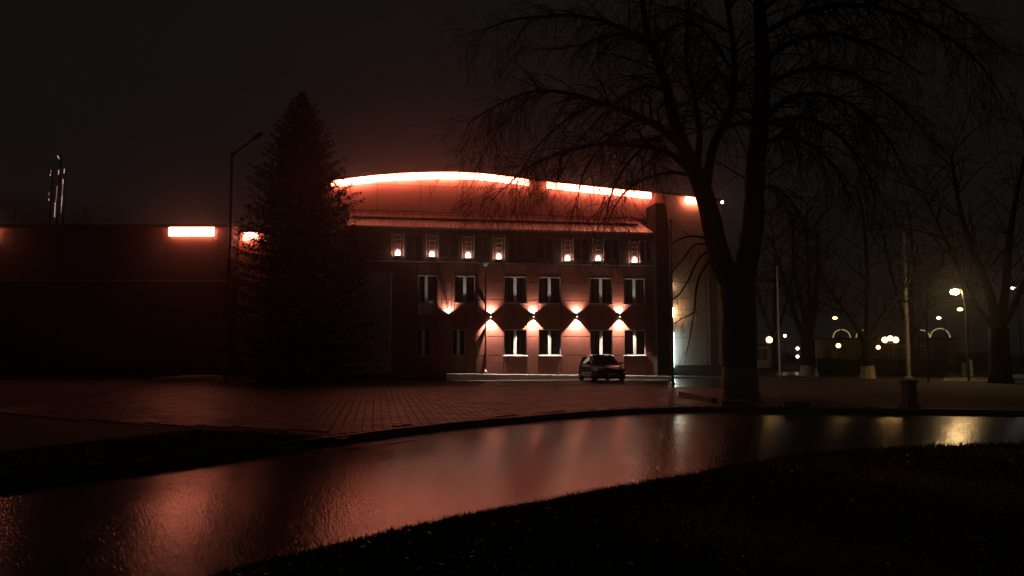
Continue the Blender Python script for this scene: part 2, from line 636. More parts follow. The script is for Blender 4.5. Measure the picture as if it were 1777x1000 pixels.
# cladding panels, each its own piece with open joints
def panel(u0, u1, z0, z1, m, y0=0.0, th=0.035, gap=0.014):
    p = MB()
    b = 0.006
    x0, x1, a0, a1 = u0 + gap, u1 - gap, z0 + gap, z1 - gap
    if x1 - x0 < 0.03 or a1 - a0 < 0.03:
        return
    p.hexa([(x0, y0 + th, a0), (x0, y0 + th, a1), (x1, y0 + th, a1), (x1, y0 + th, a0)],
           [(x0 + b, y0, a0 + b), (x0 + b, y0, a1 - b), (x1 - b, y0, a1 - b), (x1 - b, y0, a0 + b)])
    p.f = [tuple(reversed(f)) for f in p.f]
    p.build('cladding_panel', m, bld)
prow = [Z_BASE, S1, pz(584), pz(551), pz(521), pz(490), Z_LEDGE - 0.02]
cx_ = uniq([U0, pu(677)] + [U1] + [w_[0] for w_ in wins] + [w_[1] for w_ in wins] + [pu(843)])
for a, b in zip(cx_, cx_[1:]):
    uc = (a + b) / 2
    ow = sorted([(w_[2], w_[3]) for w_ in wins if w_[0] < uc < w_[1]])
    if not ow:
        if b - a > 2.2:
            cuts = [a + (b - a) * i / math.ceil((b - a) / 1.5) for i in range(math.ceil((b - a) / 1.5) + 1)]
        else:
            cuts = [a, b]
        for c0, c1 in zip(cuts, cuts[1:]):
            for z0, z1 in zip(prow, prow[1:]):
                panel(c0, c1, z0, z1, M_RED)
    else:
        z = Z_BASE
        for (s, h) in ow:
            panel(a, b, z, s, M_RED)
            z = h
        panel(a, b, z, Z_LEDGE - 0.02, M_RED)
cx3 = uniq([U0, U1] + [w_[0] for w_ in wins3] + [w_[1] for w_ in wins3])
for a, b in zip(cx3, cx3[1:]):
    uc = (a + b) / 2
    ow = [(w_[2], w_[3]) for w_ in wins3 if w_[0] < uc < w_[1]]
    z = Z_LEDGE + 0.1
    for (s, h) in ow:
        panel(a, b, z, s, M_DARK)
        z = h
    panel(a, b, z, Z_EAVE - 0.05, M_DARK)

# windows
def window(u0, u1, s, h, kind):
    dark = kind == 'attic'
    fm = M_REDPIPE if dark else M_PVC
    fr = MB()
    t = 0.055 if not dark else 0.04
    y0, y1 = 0.075, 0.135
    fr.box(u0, u1, y0, y1, h - t, h)
    fr.box(u0, u1, y0, y1, s, s + t)
    fr.box(u0, u0 + t, y0, y1, s + t, h - t)
    fr.box(u1 - t, u1, y0, y1, s + t, h - t)
    um = (u0 + u1) / 2
    if kind == 'door':
        um = lerp(u0, u1, 0.42)
    mt = 0.085 if not dark else 0.03
    fr.box(um - mt, um + mt, y0 - 0.012, y1, s + t, h - t)
    sash = []
    for (a, b) in ((u0 + t, um - mt), (um + mt, u1 - t)):
        sash.append((a, b))
    if kind == 'door':
        zc = lerp(s, h, 0.32)
        a, b = sash[1]
        fr.box(a, b, y0, y1, zc - 0.06, zc + 0.06)
        fr.box(a, b, y0 + 0.02, y1 - 0.01, s + t, zc - 0.06)
        zr = lerp(s, h, 0.30)
        a, b = sash[0]
        fr.box(a, b, y0 + 0.01, y1 - 0.01, s + t, zr)
    wn = fr.build('window' if kind != 'door' else 'balcony_door', fm, bld)
    for i, (a, b) in enumerate(sash):
        z0, z1 = s + t, h - t
        if kind == 'door':
            z0 = lerp(s, h, 0.32) + 0.06 if i else lerp(s, h, 0.30)
        MB().box(a, b, 0.1, 0.106, z0, z1).build('pane', M_GLASS, wn)
        if not dark and kind != 'door':
            bl = MB()
            k = max(3, int((b - a) / 0.085))
            for q in range(k):
                ua = lerp(a, b, q / k)
                if random.random() < 0.8:
                    bl.box(ua, ua + (b - a) / k * 0.8, 0.34 + 0.01 * (q % 2), 0.345 + 0.01 * (q % 2), z0 + 0.05, z1)
            if bl.v:
                bl.build('blind', M_BLIND, wn)
    if kind != 'door':
        sl = MB()
        sl.hexa([(u0 - 0.05, -0.07, s - 0.035), (u1 + 0.05, -0.07, s - 0.035), (u1 + 0.05, 0.073, s - 0.012), (u0 - 0.05, 0.073, s - 0.012)],
                [(u0 - 0.05, -0.07, s - 0.02), (u1 + 0.05, -0.07, s - 0.02), (u1 + 0.05, 0.073, s + 0.003), (u0 - 0.05, 0.073, s + 0.003)])
        sl.build('sill', M_PVC if not dark else M_REDPIPE, wn)
    rv = MB()
    rt = 0.02
    rv.box(u0 - 0.008, u0 + rt, -0.012, 0.074, s + 0.003, h)
    rv.box(u1 - rt, u1 + 0.008, -0.012, 0.074, s + 0.003, h)
    rv.box(u0 - 0.008, u1 + 0.008, -0.012, 0.074, h, h + rt)
    rv.build('reveal', M_RED if not dark else M_DARK, wn)
for w_ in wins + wins3:
    window(*w_)

# metal ledge over the second storey, eaves board, gutter
ld = MB()
ld.hexa([(pu(600), -0.14, Z_LEDGE), (pu(1132), -0.14, Z_LEDGE), (pu(1132), 0.03, Z_LEDGE + 0.02), (pu(600), 0.03, Z_LEDGE + 0.02)],
        [(pu(600), -0.14, Z_LEDGE + 0.05), (pu(1132), -0.14, Z_LEDGE + 0.05), (pu(1132), 0.03, Z_LEDGE + 0.1), (pu(600), 0.03, Z_LEDGE + 0.1)])
ld.build('ledge', M_STEEL, bld)
MB().box(U0, pu(1133), -0.42, 0.03, Z_EAVE - 0.03, Z_EAVE + 0.02).build('soffit', M_DARK, bld)
# downpipe
dp = MB()
du = pu(842)
dp.tube([(du, -0.16, Z_LEDGE - 0.02), (du, -0.16, 1.0), (du, -0.16, 0.75), (du, -0.30, 0.62)], 0.055, 10)
for z in (Z_LEDGE - 0.25, 4.5, 3.0, 1.6):
    dp.box(du - 0.07, du + 0.07, -0.165, 0.0, z, z + 0.04)
pipe = dp.build('downpipe', M_REDPIPE, bld)
MB().lathe((du, -0.16, Z_LEDGE - 0.16), [(0.055, 0), (0.12, 0.1), (0.12, 0.2)], 12).build('hopper', M_STEEL, pipe)
MB().tube([(du, -0.305, 0.618), (du, -0.36, 0.56)], 0.066, 10).build('spout', M_PVC, pipe)

# sloping tiled roof between the eaves and the hall wall
RV0, RV1 = -0.45, HV - 0.06
RZ0 = Z_EAVE + 0.03
PITCHR = math.tan(R(21))
roof = MB()
period = 0.25
nrib = int((pu(1133) - U0) / period) * 6
vs_ = [RV0 + (RV1 - RV0) * i / 10 for i in range(11)]
row_step = 0.018
cols_v = []
for i in range(nrib + 1):
    u = U0 + (pu(1133) - U0) * i / nrib
    rib = 0.045 * (math.sin(2 * math.pi * u / period) ** 3)
    for q, v in enumerate(vs_):
        roof.v.append((u, v, RZ0 + (v - RV0) * PITCHR + rib))
        roof.v.append((u, v, RZ0 + (v - RV0) * PITCHR + rib - row_step if q else RZ0 + rib - 0.012))
st = len(vs_) * 2
for i in range(nrib):
    for q in range(len(vs_) - 1):
        a = i * st + q * 2
        roof.f.append((a, a + st, a + st + 3, a + 3))
        roof.f.append((a + 3, a + st + 3, a + st + 2, a + 2))
    roof.f.append((i * st + 1, i * st + st + 1, i * st + st, i * st))
rf = roof.build('roof', M_ROOF, bld)
# snow guard: rail and posts; the dark board is added as the rail's shadow band
sg = MB()
vg = RV0 + 1.5
zg = RZ0 + (vg - RV0) * PITCHR
sg.box(U0 + 0.2, pu(1120), vg, vg + 0.04, zg + 0.03, zg + 0.17)
gd = sg.build('rail_shadow_board', M_BLACKM, rf)
sr = MB()
for zz in (0.26, 0.42):
    sr.tube([(U0 + 0.2, vg + 0.5, zg + 0.19 + zz), (pu(1120), vg + 0.5, zg + 0.19 + zz)], 0.016, 6)
k = 0
uu = U0 + 0.3
while uu < pu(1120):
    sr.tube([(uu, vg + 0.5, zg + 0.16), (uu, vg + 0.5, zg + 0.64)], 0.014, 5)
    uu += 1.0
sr.build('guard_rail', M_BLACKM, rf)
gt = MB()
gt.tube([(U0, RV0 - 0.03, RZ0 - 0.06), (pu(1133), RV0 - 0.03, RZ0 - 0.06)], 0.045, 8)
gt.build('gutter', M_REDPIPE, rf)

# dark end wall on the right that rises past the roof
uw0, uw1 = pu(1133.5), pu(1158.5)
ztop = pz(357, 1145)
ew = MB()
prof = [(uw0, 0.0), (uw1, 0.0), (uw1, pz(412, 1158)), (lerp(uw0, uw1, 0.72), ztop - 0.15), (lerp(uw0, uw1, 0.55), ztop), (uw0, ztop)]
ew.hexa([(a, -0.75, b) for a, b in prof], [(a, 0.9, b) for a, b in prof])
ew.f = [tuple(reversed(f)) for f in ew.f]
ew.build('end_wall', mat('black_plaster', (0.018, 0.012, 0.011), 0.9, var=0.2, vscale=2, spec=0.1), bld)

# pavement in front of the building with a pale kerb
sw = MB()
ua, ub = pu(772), pu(1235)
za, zb = 0.50, 0.26
sw.hexa([(ua, -1.15, 0.0), (ub, -1.15, 0.0), (ub, -0.004, 0.0), (ua, -0.004, 0.0)], [(ua, -1.15, za - 0.01), (ub, -1.15, zb - 0.01), (ub, -0.004, zb + 0.01), (ua, -0.004, za + 0.01)])
swr = sw.build('pavement', M_DPAV)
swr.location = P0; swr.rotation_euler = (0, 0, ANG)
tag(swr, kind='structure')
nk = 14
for i in range(nk):
    t0, t1 = i / nk, (i + 1) / nk
    a, b = lerp(ua, ub, t0) + 0.006, lerp(ua, ub, t1) - 0.006
    z0, z1 = lerp(za, zb, t0), lerp(za, zb, t1)
    kk = MB()
    kk.hexa([(a, -1.31, PZ - 0.1), (b, -1.31, PZ - 0.1), (b, -1.155, PZ - 0.1), (a, -1.155, PZ - 0.1)], [(a, -1.29, z0), (b, -1.29, z1), (b, -1.155, z1 + 0.004), (a, -1.155, z0 + 0.004)])
    kk.build('kerb_stone', M_WKERB, swr)

# small balcony bracket beside the balcony door
br = MB()
b0, b1 = pu(765), pu(776.5)
zt, zb_ = pz(520, 770), pz(536, 770)
for a in (b0, b1):
    br.tube([(a, -0.3, zt), (a, -0.3, zb_)], 0.018, 6)
    br.tube([(a, -0.3, zb_), (a, 0.0, zb_)], 0.015, 6)
br.tube([(b0, -0.3, zt), (b1, -0.3, zt)], 0.018, 6)
br.tube([(b0, -0.3, zb_), (b1, -0.3, zb_)], 0.018, 6)
br.tube([(b0, -0.3, zt), (b1 - 0.05, -0.3, zb_)], 0.012, 6)
br.tube([(b0 + 0.1, -0.02, pz(500, 770)), (b0 + 0.05, -0.3, zt)], 0.014, 6)
br.build('wall_bracket', M_BLACKM, bld)

# ================================================================== HALL BEHIND (curved roof edge, lit strips)
hall = thing('sports_hall', 'tall hall with curved roof edge outlined by glowing light strips', 'building', W(0, HV, 0), ANG)
ARC = [(500, 327), (560, 316), (600, 309.5), (650, 304), (700, 300.5), (790, 297.5), (850, 302), (918, 311.5), (945, 315), (1040, 325), (1130, 334), (1210, 343), (1252, 349)]
arc = []
for x, y in ARC:
    d = wl(x, y, HV)
    arc.append((d[0], d[1]))
def arcz(u):
    return polyx(arc, u)
HU0, HU1 = arc[0][0], arc[-1][0]
hz1 = wl(780, 324.5, HV)[1]
hz2 = wl(780, 368.5, HV)[1]
hz0 = 7.6
hb = MB()
nn = 60
bot = [(lerp(HU0, HU1, i / nn)) for i in range(nn + 1)]
for u in bot:
    zt_ = arcz(u)
    hb.v += [(u, 0.04, 0.0), (u, 0.04, zt_), (u, 34, 0.0), (u, 34, zt_)]
for i in range(nn):
    a = i * 4
    hb.f += [(a, a + 4, a + 5, a + 1), (a + 6, a + 2, a + 3, a + 7)]
hb.f += [(0, 1, 3, 2), (nn*4, nn*4 + 2, nn*4 + 3, nn*4 + 1)]
hb.build('wall', M_BACK, hall)
# curved roof with an overhang
hr = MB()
for u in bot:
    z = arcz(u)
    hr.v += [(u, -0.22, z - 0.02), (u, -0.22, z + 0.08), (u, 34.2, z + 0.10), (u, 34.2, z - 0.02)]
for i in range(nn):
    a = i * 4
    for k in range(4):
        j = (k + 1) % 4
        hr.f.append((a + k, a + 4 + k, a + 4 + j, a + j))
hr.f += [(0, 1, 2, 3), (nn*4 + 3, nn*4 + 2, nn*4 + 1, nn*4)]
hr.build('roof', M_ROOF2, hall)
# panels of the hall wall
uRight = wl(1158, 500, HV)[0]
cu = [lerp(HU0, uRight, i / 9) for i in range(10)]
def hpanel(u0, u1, zb0, ztf, m, top_curved):
    p = MB()
    gap = 0.012
    n = 6 if top_curved else 1
    us = [lerp(u0 + gap, u1 - gap, i / n) for i in range(n + 1)]
    front = [(us[0], zb0 + gap), (us[-1], zb0 + gap)] + [(x, ztf(x) - gap - (0.03 if top_curved else 0)) for x in reversed(us)]
    p.hexa([(a, 0.0, b) for a, b in front], [(a, 0.035, b) for a, b in front])
    p.build('cladding_panel', m, hall)
for a, b in zip(cu, cu[1:]):
    hpanel(a, b, hz1, arcz, M_RED2, True)
    zm = (hz1 + hz2) / 2
    hpanel(a, b, hz2, lambda x: hz1, M_RED2, False)
    hpanel(a, b, hz0, lambda x: hz2, M_RED2, False)
MB().box(HU0, uRight, -0.06, -0.001, hz2 - 0.03, hz2 + 0.03).build('trim', M_STEEL, hall)
# right-hand bay of the hall, plastered
cu2 = [uRight, wl(1225, 500, HV)[0], HU1 - 0.02]
for a, b in zip(cu2, cu2[1:]):
    prev = 0.85
    for zt_ in (2.6, 4.4, 6.2, 8.0, 9.6, None):
        if zt_ is None:
            hpanel(a, b, prev, arcz, M_BEIGE, True)
        else:
            hpanel(a, b, prev, (lambda z: (lambda x: z))(zt_), M_BEIGE, False)
            prev = zt_
MB().box(uRight, HU1 + 0.05, -0.10, 0.03, 0.0, 0.84).build('plinth', M_PLINTH, hall)
pw = wl(1228, 500, HV)[0]
MB().box(pw, pw + 0.55, -0.22, -0.001, 0.845, 9.9).build('pilaster', M_REDPIPE, hall)

# light strips under the roof edge
def strip(label, pts, seg):
    c = pts[len(pts) // 2]
    t = thing('light_strip', label, 'light strip', c, 0, 'light strips along the roof edges')
    path = smooth_path(pts, seg)
    hs = MB()
    hs.tube([p - c + VX * 0.05 + Vector((0, 0, 0.24)) for p in path], 0.04, 6)
    hs.build('housing', M_BLACKM, t)
    for a, b in zip(path, path[1:]):
        d = (b - a) * 0.03
        MB().oval(a + d - c, b - d - c, 0.07, 0.21, VX).build('tube', random.choice(E_STRIPS), t)
    for a in path[::2]:
        MB().tube([a - c + VX * 0.06 + Vector((0, 0, 0.24)), a - c + VX * (OFF - 0.002) + Vector((0, 0, 0.24))], 0.014, 5).build('bracket', M_BLACKM, t)
    return t
OFF = 0.25
def roof_pts(pxs, v=HV, dz=-0.28):
    out = []
    for x in pxs:
        u, z = wl(x, polyx(ARC, x), v)
        out.append(W(u, v - OFF, z + dz))
    return out
strip('long arched light strip glowing along the middle of the curved hall roof', roof_pts([575, 640, 700, 760, 820, 870, 917]), 10)
strip('straight sloping light strip right of the gap in the roof lights', roof_pts([947, 1000, 1060, 1128]), 6)
strip('short light strip at the hall roof end beside the big tree trunk', roof_pts([1187, 1200, 1213]), 2)

# cage ladder on the right bay
lad = thing('wall_ladder', 'steel cage ladder fixed to the plaster wall beside the dark end wall', 'ladder', W(0, HV, 0), ANG)
l0, l1 = wl(1180, 550, HV)[0], wl(1185.5, 550, HV)[0]
lz0, lz1 = wl(1180, 576, HV)[1], wl(1180, 395, HV)[1]
for x in (l0, l1):
    MB().tube([(x, -0.22, wl(1180, 620, HV)[1] if x == l0 else lz0), (x, -0.22, lz1)], 0.028, 6).build('rail', M_STEEL, lad)
rz = lz0 + 0.05
while rz < lz1:
    MB().tube([(l0, -0.22, rz), (l1 + 0.02, -0.22, rz)], 0.018, 5).build('rung', M_STEEL, lad)
    rz += 0.42
l2 = wl(1201, 550, HV)[0]
hz = wl(1180, 520, HV)[1]
q = 0
while hz < lz1:
    MB().tube([(l0, -0.22, hz), (l0 + 0.1, -0.62, hz), (l2 - 0.1, -0.72, hz), (l2, -0.40, hz), (l2, -0.02, hz)], 0.018, 5).build('hoop', M_STEEL, lad)
    hz += 0.5
MB().tube([(l2, -0.40, wl(1180, 560, HV)[1]), (l2, -0.40, lz1)], 0.02, 5).build('rail', M_STEEL, lad)
for z in (lz0 + 0.4, lz1 - 0.5):
    MB().tube([(l0, -0.22, z), (l0, 0.0, z)], 0.02, 5).build('bracket', M_STEEL, lad)

# tube lamps fixed next to the end wall
def tubelamp(label, px, y0, y1, col, s, r):
    u = wl(px, 560, HV)[0]
    z0, z1 = wl(px, y1, HV)[1], wl(px, y0, HV)[1]
    c = W(u, HV - 0.35, z0)
    t = thing('tube_lamp', label, 'wall lamp', c, ANG, 'tube lamps on the plaster wall')
    MB().tube([(0, 0, 0.03), (0, 0, z1 - z0 - 0.03)], r, 10).build('tube', emat('tube_%d' % y0, col, s), t)
    for z in (0.0, z1 - z0):
        MB().tube([(0, 0, z), (0, 0.335, z)], 0.02, 6).build('arm', M_STEEL, t)
        MB().lathe((0, 0, z - 0.03), [(r * 1.15, 0), (r * 1.15, 0.06)], 10).build('end_cap', M_STEEL, t)
tubelamp('long cool white tube lamp low on the plaster wall', 1163.5, 577, 638, (0.72, 1.0, 1.0), 16.0, 0.075)
tubelamp('short warm tube lamp above the cool white one', 1163.5, 534, 552, (1.0, 0.6, 0.3), 50.0, 0.1)
tubelamp('small topmost tube lamp on the plaster wall beside the end wall', 1163.0, 493, 501, (1.0, 0.7, 0.45), 30.0, 0.06)

# ================================================================== WALL LAMPS
def spot(parent, loc, down, watts, size, blend, col, tilt=0.0):
    l = bpy.data.lights.new('lamp_light', 'SPOT')
    l.energy = watts
    l.spot_size = R(size)
    l.spot_blend = blend
    l.color = col
    l.shadow_soft_size = 0.03
    o = bpy.data.objects.new('lamp_light', l)
    COL.objects.link(o)
    o.parent = parent
    o.location = loc
    o.rotation_euler = (tilt, 0, 0) if down else (math.pi - tilt, 0, 0)
    return o
WARM = (1.0, 0.84, 0.68)
E_LENS = emat('lamp_lens', (1.0, 0.8, 0.6), 25.0)
def sconce(px, label, both=True):
    u, z = wl(px, 547.5)
    t = thing('wall_lamp', label, 'wall lamp', W(u, 0, z), ANG, 'up and down lamps between the windows')
    b = MB()
    b.lathe((0, -0.17, -0.09), [(0.055, 0), (0.062, 0.02), (0.062, 0.16), (0.055, 0.18)], 14)
    b.build('housing', M_BLACKM, t)
    MB().box(-0.035, 0.035, -0.115, -0.002, -0.03, 0.03).build('arm', M_BLACKM, t)
    MB().box(-0.16, 0.16, -0.03, -0.002, -0.045, 0.045).build('back_plate', M_BLACKM, t)
    MB().lathe((0, -0.17, 0.0905), [(0.045, 0), (0.045, 0.004)], 12).build('lens', E_LENS, t)
    spot(t, (0.0, -0.19, 0.2), False, SCONCE_W * 0.11, 128, 0.5, WARM, R(44))
    if both:
        MB().lathe((0, -0.17, -0.0945), [(0.045, 0), (0.045, 0.004)], 12).build('lens', E_LENS, t)
        spot(t, (0.0, -0.18, -0.11), True, SCONCE_W, 88, 0.25, WARM, R(3))
sconce(851, 'up and down wall lamp right beside the downpipe')
sconce(925, 'up and down wall lamp between the leftmost pair of bright lower windows')
sconce(1000, 'up and down wall lamp on the wide blank wall above the parked car')
sconce(1074.5, 'up and down wall lamp between the two windows nearest the end wall')
sconce(778, 'wall lamp shining only upward beside the balcony door', False)

E_UP = emat('uplight_bulb', (1.0, 0.72, 0.55), 30.0)
M_CAGE = mat('pale_cage_metal', (0.7, 0.55, 0.5), 0.35, 0.2)
def cage(px, ybot, label):
    u, z = wl(px, ybot)
    t = thing('cage_lamp', label, 'wall lamp', W(u, 0, z), ANG, 'caged lamps under the eaves')
    h = 1.32
    MB().box(-0.19, 0.19, -0.025, -0.004, -0.05, h).build('back_plate', M_REDPIPE, t)
    MB().box(-0.36, 0.36, -0.0035, -0.001, -0.05, h).build('mount', M_REDPIPE, t)
    for x in (-0.33, 0.33):
        MB().tube([(x, -0.14, -0.03), (x, -0.14, h)], 0.016, 6).build('rail', M_CAGE, t)
        MB().tube([(x, -0.14, 0.1), (x, -0.026, 0.1)], 0.012, 5).build('stay', M_CAGE, t)
        MB().tube([(x, -0.14, h - 0.1), (x, -0.026, h - 0.1)], 0.012, 5).build('stay', M_CAGE, t)
    for x in (-0.17, 0.17):
        MB().tube([(x, -0.17, 0.02), (x, -0.17, h * 0.8)], 0.014, 6).build('rail', M_CAGE, t)
    for k in range(5):
        zz = 0.36 + 0.27 * k
        if zz > h: break
        mm = MB()
        mm.tube([(-0.2, -0.17, zz + 0.02), (-0.1, -0.2, zz), (0.0, -0.21, zz + 0.015), (0.1, -0.2, zz), (0.2, -0.17, zz + 0.02)], 0.02, 6)
        mm.build('rung', M_CAGE, t)
    MB().lathe((0, -0.12, -0.06), [(0.10, 0), (0.15, 0.03), (0.15, 0.06)], 12).build('lamp_base', M_BLACKM, t)
    MB().lathe((0, -0.12, 0.001), [(0.11, 0), (0.13, 0.06), (0.11, 0.16), (0.08, 0.25), (0.03, 0.29)], 12).build('bulb', E_UP, t)
for px, yb, lab in ((690, 444, 'caged lamp under the eaves, leftmost and nearest the spruce'),
                    (749.5, 446, 'caged lamp under the eaves, second from the spruce'),
                    (812, 448, 'caged lamp under the eaves, third from the spruce, left of the downpipe'),
                    (865, 450, 'caged lamp under the eaves just right of the downpipe'),
                    (984, 453, 'caged lamp under the eaves above the wide blank wall'),
                    (1037, 453, 'caged lamp under the eaves, second from the dark end wall'),
                    (1100, 456, 'caged lamp under the eaves nearest the end wall')):
    cage(px, yb, lab)

# ================================================================== LEFT HALL
LD = 47.0
lh = thing('long_hall', 'long dark low hall on the left with a lamp strip under its roof edge', 'building', (at(0, 611, LD).x, LD, 0), 0)
LX = lh.location.x
def lx(px): return at(px, 611, LD).x - LX
def lz(py): return at(300, py, LD).z
ZT = lz(392)
xl, xr = lx(-260), lx(396)
MB().box(xl, xr, 0.04, 24, 0.0, ZT - 0.12).build('wall', M_BACK, lh)
MB().box(xl - 0.1, xr + 0.12, -0.22, 24.2, ZT - 0.10, ZT + 0.05).build('roof', M_ROOF2, lh)
cuts = [xl] + [lx(px) for px in (-160, -70, 15, 100, 188, 275, 373.5)] + [xr]
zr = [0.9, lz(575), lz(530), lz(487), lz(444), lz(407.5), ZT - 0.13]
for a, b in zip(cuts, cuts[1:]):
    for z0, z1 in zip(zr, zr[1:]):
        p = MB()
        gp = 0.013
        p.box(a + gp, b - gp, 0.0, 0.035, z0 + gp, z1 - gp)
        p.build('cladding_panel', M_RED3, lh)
MB().box(xl, xr + 0.03, -0.12, 0.03, 0.0, 0.89).build('plinth', M_PLINTH, lh)
MB().box(xl, xr, -0.05, -0.001, lz(487) - 0.022, lz(487) + 0.022).build('trim', M_STEEL, lh)
# set-back bay behind the lamp post and the spruce
MB().box(xr + 0.02, lx(640), 1.3, 20, 0.0, ZT - 0.25).build('bay_wall', M_RED2, lh)
MB().box(xr + 0.13, lx(640), 1.0, 20.1, ZT - 0.24, ZT - 0.12).build('bay_roof', M_ROOF2, lh)
def lstrip(a, b, y, v, label):
    n = max(1, int((b - a) / 42))
    pts = [Vector((LX + lx(lerp(a, b, i / max(2, n))), LD + v, lz(y))) for i in range(max(2, n) + 1)]
    c = pts[len(pts) // 2]
    t = thing('light_strip', label, 'light strip', c, 0, 'light strips along the roof edges')
    hs = MB()
    hs.tube([pts[0] - c + Vector((0, 0.05, 0.3)), pts[-1] - c + Vector((0, 0.05, 0.3))], 0.04, 6)
    hs.build('housing', M_BLACKM, t)
    for p, q_ in zip(pts, pts[1:]):
        d = (q_ - p) * 0.02
        MB().oval(p + d - c, q_ - d - c, 0.07, 0.27, Vector((0, 1, 0))).build('tube', random.choice(E_STRIPS), t)
    for p in (pts[0], pts[-1]):
        dx = 0.1 if p is pts[0] else -0.1
        MB().tube([p - c + Vector((dx, 0.06, 0.3)), p - c + Vector((dx, 0.28, 0.3))], 0.014, 5).build('bracket', M_BLACKM, t)
lstrip(288, 368, 403, -0.2, 'single light strip under the roof edge of the long left hall')
lstrip(406, 432, 405, 1.1, 'light strip half hidden by the spruce branches right of the street lamp')
lstrip(-46, -21, 403, -0.22, 'light strip at the far left edge of the long hall')

# annex wall, pale grey, right of the spruce
an = thing('grey_annex', 'plain pale grey annex wall half hidden behind the spruce', 'building', (at(560, 611, 44.6).x, 44.6, 0), R(4))
aw = at(676.5, 611, 44.6).x - at(560, 611, 44.6).x
za_ = at(676, 474, 44.6).z
MB().box(-1.2, aw, 0, 2.0, 0.0, za_).build('wall', M_GREY, an)
MB().box(-1.3, aw + 0.06, -0.06, 2.05, za_ + 0.003, za_ + 0.09).build('coping', M_STEEL, an)
MB().box(-1.21, aw + 0.01, -0.03, -0.002, 0.0, 0.5).build('plinth', M_PLINTH, an)

# entrance terrace in front of the long hall
te = thing('entrance_terrace', 'low pale stone terrace slab in front of the long hall', 'terrace', (at(315, 611, 42).x, 42, PZ - 0.02), 0)
def tx(px): return at(px, 611, 42).x - te.location.x
MB().hexa([(tx(268), 0, 0), (tx(348), 0, 0), (tx(388), 4.0, 0), (tx(262), 4.6, 0)], [(tx(268), 0, 0.25), (tx(348), 0, 0.25), (tx(388), 4.0, 0.25), (tx(262), 4.6, 0.25)]).build('slab', M_WETC, te)
MB().box(tx(266), tx(349), -0.4, -0.005, 0, 0.12).build('step', M_KERB, te)

